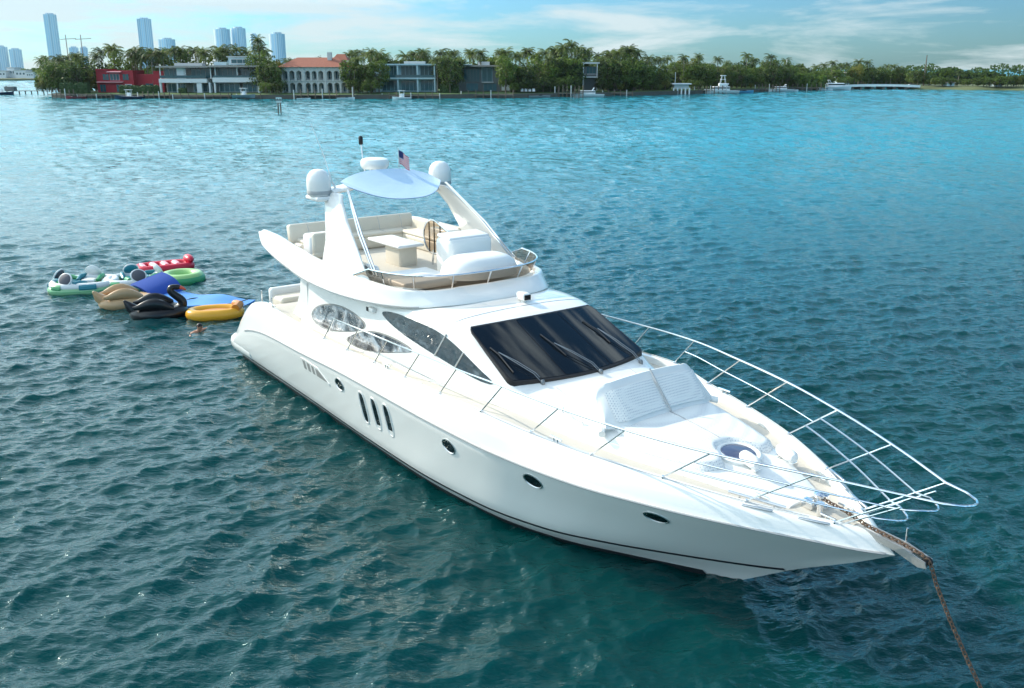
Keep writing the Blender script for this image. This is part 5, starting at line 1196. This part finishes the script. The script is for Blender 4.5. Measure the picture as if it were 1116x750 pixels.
# pier at the far left
t = empty('pier', (px_at(26, 352), 352, 0), 'thin wooden pier reaching out to the left from the island tip', 'pier'); xa, xb = px_at(8, 352) - t.location.x, px_at(48, 352) - t.location.x
m = MB(); m.box(((xa + xb) / 2, 0, 1.25), (xb - xa, 1.4, .2)); m.build('deck', MATS['dock_wood'], t, smooth=False)
for k in range(7): m = MB(); m.tube([(xa + (xb - xa) * k / 6, 0, -1), (xa + (xb - xa) * k / 6, 0, 1.2 if k else 3)], .2, 7); m.build('post', MATS['old_wood'], t)
m = MB(); m.box((xa + 1.5, 0, 2.0), (3.4, 2.4, 1.5)); m.build('boat_lift', MATS['house_grey'], t, smooth=False)

mat('boat_white', (.78, .79, .79), .3); mat('boat_navy', (.015, .03, .07), .25); mat('boat_red', (.25, .03, .04), .3); mat('boat_grey', (.25, .27, .28), .4); mat('boat_blue', (.10, .35, .55), .3)
def boat(px, dy, L, label, hull_m='boat_white', top='console', z=0, Y=None, flip=1, cat='boat'):
    if Y is None:
        x = px_at(px, 300)
        for _ in range(4): Y = shore_y(x) - dy; x = px_at(px, Y)
    x = px_at(px, Y); t = empty('boat', (x, Y, z), label, cat, 'boats moored along the shore'); B = L * .15; rr = []
    for i in range(17):
        s = i / 16; xx = flip * (-L / 2 + L * s); wd = B * (1 - max(0, (s - .45) / .55) ** 2.2) + .02; sh = L * .085 * (1 + .5 * s * s)
        rr.append([Vector((xx, -wd, sh)), Vector((xx * .98, -wd * .8, sh * .35)), Vector((xx * .95, -wd * .2, -.3)), Vector((xx * .95, wd * .2, -.3)), Vector((xx * .98, wd * .8, sh * .35)), Vector((xx, wd, sh))])
    m = MB(); m.loft(rr, cap=True); m.build('hull', MATS[hull_m], t, angle=50)
    m = MB(); m.loft([[r[0] * .98 - Vector((0, 0, .05)), r[-1] * .98 - Vector((0, 0, .05))] for r in rr]); m.build('deck', MATS['boat_white'], t)
    h = L * .09
    if top in ('cruiser', 'sport'):
        m = MB(); m.rbox((flip * L * .02, 0, h + L * .055), (L * .48, B * 1.4, L * .11), .25); c = m.build('cabin', MATS['boat_white'], t)
        m = MB(); m.box((flip * L * .03, 0, h + L * .07), (L * .485, B * 1.41, L * .035)); m.build('window_band', MATS['black_glass'], c, smooth=False)
        m = MB(); m.tube([(-flip * L * .12, -B * .7, h + L * .1), (-flip * L * .18, -B * .6, h + L * .19), (-flip * L * .18, B * .6, h + L * .19), (-flip * L * .12, B * .7, h + L * .1)], .12, 6); m.build('arch', MATS['boat_white'], t)
    if top == 'sport':
        m = MB(); m.rbox((-flip * L * .03, 0, h + L * .16), (L * .24, B * 1.1, L * .08), .2); m.build('flybridge', MATS['boat_white'], t)
        m = MB()
        for sx in (-1, 1):
            for sy in (-1, 1): m.tube([(-flip * L * .03 + sx * 1.0, sy * B * .45, h + L * .19), (-flip * L * .03 + sx * .5, sy * B * .25, h + L * .40)], .08, 6)
        m.rbox((-flip * L * .03, 0, h + L * .41), (2, 1.6, .25), .1); m.rbox((-flip * L * .03, 0, h + L * .30), (1.9, 1.6, .15), .06); m.build('tuna_tower', MATS['boat_white'], t)
    if top == 'console':
        m = MB(); m.rbox((0, 0, h + .55), (1.1, .8, 1.1), .1); m.build('console', MATS['boat_white'], t)
        m = MB()
        for sx in (-.7, .7):
            for sy in (-.5, .5): m.tube([(sx, sy, h), (sx, sy, h + 1.9)], .05, 6)
        m.rbox((0, 0, h + 1.95), (2.2, 1.6, .12), .05); m.build('hardtop', MATS['boat_white'], t)
    if top in ('console', 'open'):
        m = MB(); m.rbox((-flip * L * .52, 0, h + .1), (.4, .4, .8), .12); m.build('outboard', MATS['black_rubber'], t)
    if top == 'open':
        m = MB(); m.rbox((flip * L * .05, 0, h + .2), (L * .16, B * 1.2, .4), .08); m.build('windshield', MATS['black_glass'], t)
    return t
boat(83, 4.2, 6.6, 'small dark red runabout at the left tip of the island', 'boat_red', 'open', flip=-1)
boat(141, 4.5, 9, 'dark navy blue boat moored in front of the red house', 'boat_navy', 'console', flip=-1)
boat(266, 4.0, 7, 'small grey boat on a lift in front of the white flat-roofed house', 'boat_grey', 'console', .7)
boat(331, 5.0, 4.2, 'little white dinghy in front of the arched villa dock', 'boat_white', 'open')
boat(377, 5.0, 5.5, 'white open boat at the right end of the arched villa dock', 'boat_white', 'open')
boat(438, 4.2, 6, 'pale centre console boat in front of the pale glass-fronted house', 'boat_white', 'console', flip=-1)
boat(588, 4.0, 7, 'grey white boat on the seawall between the blue cottage and the white pilings', 'boat_grey', 'open')
boat(641, 5.2, 10.5, 'white motor cruiser with a radar arch below the lookout pavilion', 'boat_white', 'cruiser', flip=-1)
boat(786, 5.5, 13, 'white sportfishing boat with a tall tower at the docks', 'boat_white', 'sport', flip=-1)
boat(810, 6.0, 8, 'low light blue boat right of the sportfishing boat', 'boat_blue', 'open')
boat(851, 5.0, 10, 'white cabin boat among the docks with a tall mast behind', 'boat_white', 'cruiser', flip=-1)
boat(863, 6.0, 5.5, 'small white open boat right of the white cabin boat', 'boat_white', 'open')
boat(909, 7.0, 15, 'large white yacht moored at the left end of the bridge', 'boat_white', 'cruiser', flip=1)
boat(993, 0, 7, 'white boat at the right end of the bridge', 'boat_white', 'cruiser', Y=446)
boat(900, 9.0, 6, 'small white boat just left of the large white yacht', 'boat_white', 'open')
boat(2, 0, 9, 'dark grey boat on the lift at the end of the thin pier', 'boat_navy', 'console', Y=348)
for px, Y, h, lb in ((855, 436, 12, 'tall pale boat mast standing among the left bridge docks'), (1006, 450, 14, 'tall dark pole at the right end of the bridge')):
    t = MB(); t.tube([(0, 0, 0), (0, 0, h)], [.35, .2], 8); o = t.build('pole', MATS['house_white' if px < 900 else 'old_wood']); o.location = (px_at(px, Y), Y, 1); tag(o, lb, 'pole')
# hedges in front of the houses
def hedge(px0, px1, Y, h, label):
    x0, x1 = px_at(px0, Y), px_at(px1, Y); m = MB(); rng = random.Random(int(px0)); rr = []
    n = max(4, int((x1 - x0) / .8))
    for i in range(n + 1):
        x = (x1 - x0) * (i / n - .5); j = lambda: rng.uniform(-.3, .3); hh = h * (1 + rng.uniform(-.18, .18))
        rr.append([Vector((x, -1 + j(), 0)), Vector((x, -1.1 + j(), hh * .5)), Vector((x, -.8 + j(), hh * .9)), Vector((x, j(), hh * 1.02 + j() * .5)), Vector((x, .8 + j(), hh * .9)), Vector((x, 1, 0))])
    m.loft(rr, cap=True)
    for _ in range(int((x1 - x0) * h * 14)):
        x = rng.uniform(-.5, .5) * (x1 - x0); z = rng.uniform(.1, 1.06) * h; y = -1.0 - rng.uniform(-.2, .35) if z < h * .9 else rng.uniform(-1, 1); c = Vector((x, y, z)); a = rng.uniform(0, 6.28); u = Vector((math.cos(a), rng.uniform(-.5, .5), math.sin(a))) * .22; v = Vector((-math.sin(a), rng.uniform(-.5, .5), math.cos(a))) * .16
        m.add([c - u, c + v, c + u, c - v], [(0, 1, 2, 3)])
    o = m.build('hedge', MATS['hedge'], smooth=False, fixn=False); o.location = ((x0 + x1) / 2, Y, 1.4); tag(o, label, 'hedge', 'clipped hedges on the waterfront')
hedge(68, 98, 311, 3.2, 'bushy hedge left of the red house'); hedge(132, 174, 309, 2.4, 'clipped hedge in front of the red house and its wing'); hedge(556, 612, 326, 3.4, 'long tall hedge below the light blue cottage'); hedge(196, 204, 309, 1.6, 'short hedge at the left of the white flat-roofed house'); hedge(480, 500, 316, 2.6, 'hedge between the pale glass-fronted and the dark modern house'); hedge(662, 690, 346, 1.8, 'low hedge right of the lookout pavilion')
# sun loungers on the terrace of the dark house
for k in range(4):
    x = px_at(569 + k * 4.2, 318) ; t = empty('sun_lounger', (x, 318, 1.4), None, 'sun lounger', 'white loungers on the terrace'); tag(t, ['leftmost', 'second from left', 'third from left', 'rightmost'][k] + ' of four white loungers on the waterfront terrace')
    m = MB(); m.rbox((0, 0, .5), (.9, 1.8, .18), .06); m.build('seat', MATS['house_white'], t); m = MB(); m.rbox((0, .8, .9), (.9, .18, .9), .06, rx=-.4); m.build('backrest', MATS['house_white'], t)

# ------------------------------------------------------------------ trees
def leaf_mat(name, dark, light, trans=.35):
    m = mat(name, dark, .6); nt = m.node_tree; b = nt.nodes['Principled BSDF']; out = nt.nodes['Material Output']
    t = nt.nodes.new('ShaderNodeTexCoord'); oi = nt.nodes.new('ShaderNodeObjectInfo'); n = nt.nodes.new('ShaderNodeTexNoise'); n.inputs['Scale'].default_value = .55; n.inputs['Detail'].default_value = 4
    va = nt.nodes.new('ShaderNodeVectorMath'); va.operation = 'ADD'; nt.links.new(t.outputs['Object'], va.inputs[0])
    cx = nt.nodes.new('ShaderNodeCombineXYZ'); mu = nt.nodes.new('ShaderNodeMath'); mu.operation = 'MULTIPLY'; mu.inputs[1].default_value = 50; nt.links.new(oi.outputs['Random'], mu.inputs[0]); nt.links.new(mu.outputs[0], cx.inputs[0]); nt.links.new(cx.outputs[0], va.inputs[1]); nt.links.new(va.outputs[0], n.inputs['Vector'])
    ad = nt.nodes.new('ShaderNodeMath'); ad.operation = 'MULTIPLY_ADD'; ad.inputs[1].default_value = .5; nt.links.new(oi.outputs['Random'], ad.inputs[0]); 
    m2 = nt.nodes.new('ShaderNodeMath'); m2.operation = 'MULTIPLY_ADD'; m2.inputs[1].default_value = 2.2; m2.inputs[2].default_value = -.8; nt.links.new(n.outputs['Fac'], m2.inputs[0]); nt.links.new(m2.outputs[0], ad.inputs[2])
    ad.use_clamp = True
    mx = nt.nodes.new('ShaderNodeMixRGB'); mx.inputs[1].default_value = (*dark, 1); mx.inputs[2].default_value = (*light, 1); nt.links.new(ad.outputs[0], mx.inputs[0]); nt.links.new(mx.outputs[0], b.inputs['Base Color'])
    tr = nt.nodes.new('ShaderNodeBsdfTranslucent'); nt.links.new(mx.outputs[0], tr.inputs[0]); ms = nt.nodes.new('ShaderNodeMixShader'); ms.inputs[0].default_value = trans
    nt.links.new(b.outputs[0], ms.inputs[1]); nt.links.new(tr.outputs[0], ms.inputs[2]); nt.links.new(ms.outputs[0], out.inputs['Surface'])
    return m
leaf_mat('palm_leaf', (.008, .026, .008), (.16, .215, .04), .42); leaf_mat('broad_leaf', (.006, .022, .007), (.14, .21, .03), .42); leaf_mat('yellow_leaf', (.07, .10, .012), (.24, .22, .03)); mat('bark', (.13, .10, .075), .9, var=.3, vscale=3); mat('palm_bark', (.20, .17, .13), .9, var=.25, vscale=3)
def crown_broad(seed, H, W, yellow=False, spread=1.0):
    rng = random.Random(seed); m = MB(); tk = MB(); zc = H * .58
    tk.tube([(0, 0, 0), (rng.uniform(-.3, .3), 0, H * .3), (rng.uniform(-.4, .4), rng.uniform(-.3, .3), H * .62)], [.32, .24, .1], 7)
    nb = 17
    for i in range(nb):
        a = i * 2.4 + rng.uniform(-.4, .4); q = (i + .5) / nb; zz = H * (.26 + .62 * q) + rng.uniform(-.5, .5); rad = W / 2 * math.sqrt(max(.05, 1 - ((zz - zc) / (H * .48)) ** 2)) * rng.uniform(.45, .92); c = Vector((rad * math.cos(a), rad * math.sin(a), zz)); cr_ = W * rng.uniform(.15, .24)
        tk.tube([(0, 0, H * .3), c * .6 + Vector((0, 0, H * .14)), c], [.12, .08, .03], 5)
        for _ in range(85):
            d = Vector((rng.gauss(0, 1), rng.gauss(0, 1), rng.gauss(.15, .8))).normalized(); p = c + Vector((d.x * cr_, d.y * cr_, d.z * cr_ * .8)) * rng.uniform(.55, 1.12)
            n = (d + Vector((rng.gauss(0, .5), rng.gauss(0, .5), rng.gauss(.3, .5)))).normalized(); u = n.cross(Vector((rng.gauss(0, 1), rng.gauss(0, 1), rng.gauss(0, 1)))).normalized(); v = n.cross(u); s = rng.uniform(.22, .48) * spread
            m.add([p - u * s, p + v * s * .6, p + u * s, p - v * s * .6], [(0, 1, 2, 3)])
    return m, tk
def crown_palm(seed, H, L, nf=20, bend=.8):
    rng = random.Random(seed); m = MB(); tk = MB(); bx2 = rng.uniform(-1, 1) * bend
    top = Vector((bx2, rng.uniform(-.4, .4), H)); tk.tube([(0, 0, 0), (bx2 * .15, 0, H * .35), (bx2 * .5, 0, H * .7), top], [.24, .18, .15, .13], 7)
    for i in range(nf):
        a = i * 2.399 + rng.uniform(-.3, .3); q = i / nf; el = R(75 - 95 * q + rng.uniform(-10, 10)); l = L * rng.uniform(.8, 1.1); d = Vector((math.cos(a), math.sin(a), 0)); pts = []; p = top.copy(); e = el; n = 9
        for k in range(n + 1): pts.append(p.copy()); p = p + (d * math.cos(e) + Vector((0, 0, math.sin(e)))) * (l / n); e -= R(7 + 6 * rng.random() + 5 * k / n)
        side = Vector((-d.y, d.x, 0))
        for k in range(n):
            for h2 in (.0, .5):
                c = pts[k].lerp(pts[k + 1], h2); t = (pts[k + 1] - pts[k]).normalized(); s = (k + h2) / n; wl_ = L * .26 * (math.sin(math.pi * min(.97, .12 + s * .86)) ** .7)
                for sg in (-1, 1):
                    tipp = c + side * sg * wl_ * .8 + t * wl_ * .45 - Vector((0, 0, wl_ * rng.uniform(.35, .75))); m.add([c, c + t * (l / n) * .42, tipp], [(0, 1, 2)])
    return m, tk
PROTO = {'palm': [], 'broad': [], 'yellow': []}
def proto(kind, fn, leaf, bark, H):
    m, tk = fn; cm_ = m.build('crown', MATS[leaf], smooth=False, fixn=False).data; tm = tk.build('trunk', MATS[bark]).data
    for o in [o for o in scn.objects if o.data in (cm_, tm)]: bpy.data.objects.remove(o)
    PROTO[kind].append((cm_, tm, H))
for s in range(6): proto('palm', crown_palm(10 + s, 10 + (s % 3), 3.3 + .3 * (s % 2), 20 + s % 3 * 2), 'palm_leaf', 'palm_bark', 11.5 + (s % 3))
for s in range(6): proto('broad', crown_broad(40 + s, 10, 8 + (s % 3) * 1.3), 'broad_leaf', 'bark', 10.2)
for s in range(2): proto('yellow', crown_broad(70 + s, 10, 8, True), 'yellow_leaf', 'bark', 10.2)
SEG = [(-20, 44, 'on the far mainland'), (44, 105, 'left of the red house'), (105, 175, 'behind the red house'), (175, 290, 'behind the white flat-roofed house'), (290, 307, 'just left of the arched villa'), (307, 382, 'behind the arched villa'), (382, 413, 'just right of the arched villa'), (413, 477, 'behind the glass-fronted house'), (477, 499, 'just left of the dark modern house'), (499, 546, 'behind the dark modern house'), (546, 632, 'around the light blue cottage'), (632, 656, 'behind the lookout pavilion'), (656, 732, 'right of the lookout pavilion'), (732, 756, 'behind the boathouse'), (756, 830, 'behind the sportfishing boat'), (830, 922, 'left of the bridge'), (922, 994, 'behind the bridge'), (994, 1200, 'right of the bridge')]
SKY = [(-10, 80), (20, 79), (36, 78), (44, 73), (47, 64), (55, 60), (75, 58), (95, 58), (110, 56), (128, 49), (150, 53), (165, 52), (185, 52), (210, 53), (235, 53), (262, 56), (280, 50), (288, 48), (300, 60), (320, 62), (345, 60), (385, 55), (405, 53), (420, 56), (440, 57), (470, 53), (490, 52), (515, 53), (530, 55), (550, 52), (560, 53), (580, 55), (600, 53), (615, 50), (637, 53), (655, 58), (670, 52), (684, 51), (700, 58), (715, 62), (735, 62), (745, 60), (760, 60), (775, 64), (790, 63), (815, 62), (830, 65), (840, 61), (850, 63), (870, 66), (890, 67), (905, 68), (920, 69), (940, 67), (955, 71), (970, 71), (985, 73), (1000, 75), (1012, 83), (1030, 84), (1050, 86), (1060, 85), (1080, 83), (1095, 83), (1116, 83)]
sky_y = lambda px: float(np.interp(px, [a for a, b in SKY], [b for a, b in SKY]))
trees = []
trng = random.Random(7)
def ground_Y(px):
    if px < 44: return 800
    if px > 994:
        x = px_at(px, 420); return 441 - (x - 181) * .6
    x = px_at(px, 300); Y = 300
    for _ in range(4): Y = shore_y(min(x, 166)) ; x = px_at(px, Y)
    return Y
def add_tree(px, ytop, back, kind, gb=1.5):
    Y = ground_Y(px) + back; dep = Y * math.cos(PITCH); top = CAM_H + Y * math.tan(math.atan((375 - ytop) / F_PX) - PITCH)
    trees.append((px, Y, max(2.0, top - gb), kind, gb))
# skyline row
px = -12.0
while px < 1118:
    far = px < 44; right = px > 994
    k = trng.random(); kind = 'palm' if k < (.6 if px < 300 else .5 if px < 840 else .3) else ('yellow' if k > .95 and px > 280 else 'broad')
    if right: kind = 'broad' if k < .85 else 'yellow'
    if far: kind = 'broad'
    y = sky_y(px) + trng.uniform(-1.5, 4.5) + (3 if kind != 'palm' else -1)
    if 307 < px < 382 and y < 62: y = 61 + trng.uniform(0, 4)
    add_tree(px + trng.uniform(-2, 2), y, trng.uniform(24, 40) if not (far or right) else trng.uniform(6, 20), kind)
    px += 7.0 if not far else 6
# fill row between and beside the houses
gaps = [(46, 94, 3.5), (148, 176, 7), (286, 307, 4.5), (381, 414, 4.5), (476, 500, 4.5), (545, 572, 5), (588, 634, 4.5), (652, 734, 4.8), (752, 840, 5), (840, 925, 5.5)]
for a, b, st in gaps:
    px = a + 1
    while px < b:
        kind = 'palm' if trng.random() < .25 else 'broad'
        y = sky_y(px) + trng.uniform(5, 17) + (4 if a == 46 and px < 60 else 0); add_tree(px, y, trng.uniform(8, 18) if a != 148 else 24, kind if a != 148 else 'palm'); px += st
for a, b, st in [(560, 632, 8), (655, 732, 7), (755, 920, 8), (46, 66, 6), (384, 412, 7), (290, 306, 7)]:
    px = a
    while px < b: add_tree(px, 88 + trng.uniform(-6, 3) + (3 if px > 700 else 0), trng.uniform(4, 8), 'broad' if trng.random() < .85 else 'yellow'); px += st
for a, b, st, yy in ((926, 1000, 5, 7), (994, 1118, 6, 3), (1000, 1118, 13, 6)):
    px = a
    while px < b: add_tree(px, sky_y(px) + trng.uniform(0, yy), trng.uniform(12, 24) if px < 994 else trng.uniform(4, 12), 'broad' if trng.random() < .85 else 'yellow'); px += st
# single tall palms that stand out of the skyline
for px, y, kb in ((285, 38, 24), (128, 48, 26), (152, 51, 24), (406, 52, 20), (622, 42, 20), (614, 47, 22), (637, 52, 26), (686, 49, 18), (681, 50, 20), (672, 52, 16), (660, 56, 22), (693, 54, 20), (812, 57, 20), (838, 58, 22), (744, 59, 20), (760, 58, 22), (68, 60, 20), (88, 57, 22), (168, 53, 20), (181, 53, 22), (216, 51, 34), (240, 49, 32), (250, 50, 36), (262, 48, 34), (205, 55, 36), (552, 52, 20), (545, 53, 22), (575, 52, 30), (905, 66, 18), (935, 64, 22), (943, 65, 20), (1043, 77, 10), (1105, 82, 6), (1110, 83, 9), (970, 70, 14), (978, 72, 16), (462, 53, 30), (452, 55, 34), (415, 54, 26)): add_tree(px, y, kb, 'palm')
for px, y in ((1018, 85), (1027, 83), (1065, 84), (1088, 82), (1075, 84), (1098, 83)): add_tree(px, y, 4, 'broad')
ORD = ['first', 'second', 'third', 'fourth', 'fifth', 'sixth', 'seventh', 'eighth', 'ninth', 'tenth', 'eleventh', 'twelfth', 'thirteenth', 'fourteenth', 'fifteenth', 'sixteenth', 'seventeenth', 'eighteenth', 'nineteenth', 'twentieth'] + ['twenty-' + q for q in ('first', 'second', 'third', 'fourth', 'fifth', 'sixth', 'seventh', 'eighth', 'ninth')] + ['thirtieth'] + ['thirty-' + q for q in ('first', 'second', 'third', 'fourth', 'fifth', 'sixth', 'seventh', 'eighth', 'ninth')]
for d_, c_ in (('fortieth', 'forty'), ('fiftieth', 'fifty'), ('sixtieth', 'sixty'), ('seventieth', 'seventy')): ORD += [d_] + [c_ + '-' + q for q in ORD[:9]]
trees.sort(key=lambda q: q[0]); cnt = {}
for i, (px, Y, H, kind, gb) in enumerate(trees):
    cm_, tm, H0 = PROTO[kind][trng.randrange(len(PROTO[kind]))]; s = H / H0
    sx = s * trng.uniform(.9, 1.15)
    if kind == 'palm': sx = max(.85, min(1.25, s)) * trng.uniform(.9, 1.1)
    elif H < 6: sx = s * 1.2
    elif 380 < px < 415 or 284 < px < 308 or 472 < px < 503 or 540 < px < 560: sx = s * .70
    nm = {'palm': 'palm_tree', 'broad': 'broadleaf_tree', 'yellow': 'broadleaf_tree'}[kind]
    seg = next(q for a, b, q in SEG if a <= px < b); size = 'tall' if H > 13 else 'middling' if H > 8.5 else 'small'
    desc = {'palm': f'{size} palm', 'broad': f'{size} dark green leafy tree', 'yellow': f'{size} yellowish leafy tree'}[kind]
    key = (seg, desc); cnt[key] = cnt.get(key, 0) + 1
    t = empty(nm, (px_at(px, Y, gb), Y, gb), f'{desc}, {ORD[cnt[key] - 1]} from left, {seg}', 'palm tree' if kind == 'palm' else 'tree', 'palms along the shore' if kind == 'palm' else 'leafy trees along the shore', rz=trng.uniform(0, 6.28))
    t.scale = (sx, sx, s)
    for n_, me in (('crown', cm_), ('trunk', tm)):
        o = bpy.data.objects.new(n_, me); col.objects.link(o); o.parent = t
# far wood behind everything so that no gap shows bare ground
def far_wood(x0, x1, Y, h, label_kind):
    rng = random.Random(int(Y)); m = MB()
    for _ in range(5200):
        x = rng.uniform(x0, x1); z = rng.uniform(0, 1) ** .8 * h * (1 + .25 * math.sin(x * .09) + .15 * math.sin(x * .31)); y = Y + rng.uniform(-6, 6); s = rng.uniform(.6, 1.3); a = rng.uniform(0, 6.28); u = Vector((math.cos(a), rng.uniform(-.6, .6), math.sin(a) * .8)) * s; v = Vector((-math.sin(a), rng.uniform(-.6, .6), math.cos(a))) * s * .7; c = Vector((x, y, 1.2 + z)); m.add([c - u, c + v, c + u, c - v], [(0, 1, 2, 3)])
    o = m.build('far_wood', MATS['broad_leaf'], smooth=False, fixn=False); tag(o, kind='stuff')
far_wood(-165, 60, 365, 6.5, ''); far_wood(40, 136, 425, 6.0, ''); far_wood(136, 330, 505, 5.5, ''); far_wood(-560, -290, 830, 7, ''); far_wood(150, 560, 860, 9, '')

# ------------------------------------------------------------------ sea haze
hz = MB(); hz.box((-100, 1350, 129), (2600, 2900, 270)); ho_ = hz.build('haze', smooth=False)
hm = bpy.data.materials.new('haze_air'); hm.use_nodes = True; nt = hm.node_tree; nt.nodes.clear()
pv = nt.nodes.new('ShaderNodeVolumePrincipled'); pv.inputs['Color'].default_value = (.75, .88, 1, 1); pv.inputs['Density'].default_value = .00003; pv.inputs['Anisotropy'].default_value = .2
mo = nt.nodes.new('ShaderNodeOutputMaterial'); nt.links.new(pv.outputs[0], mo.inputs['Volume']); ho_.data.materials.append(hm); tag(ho_, kind='stuff')
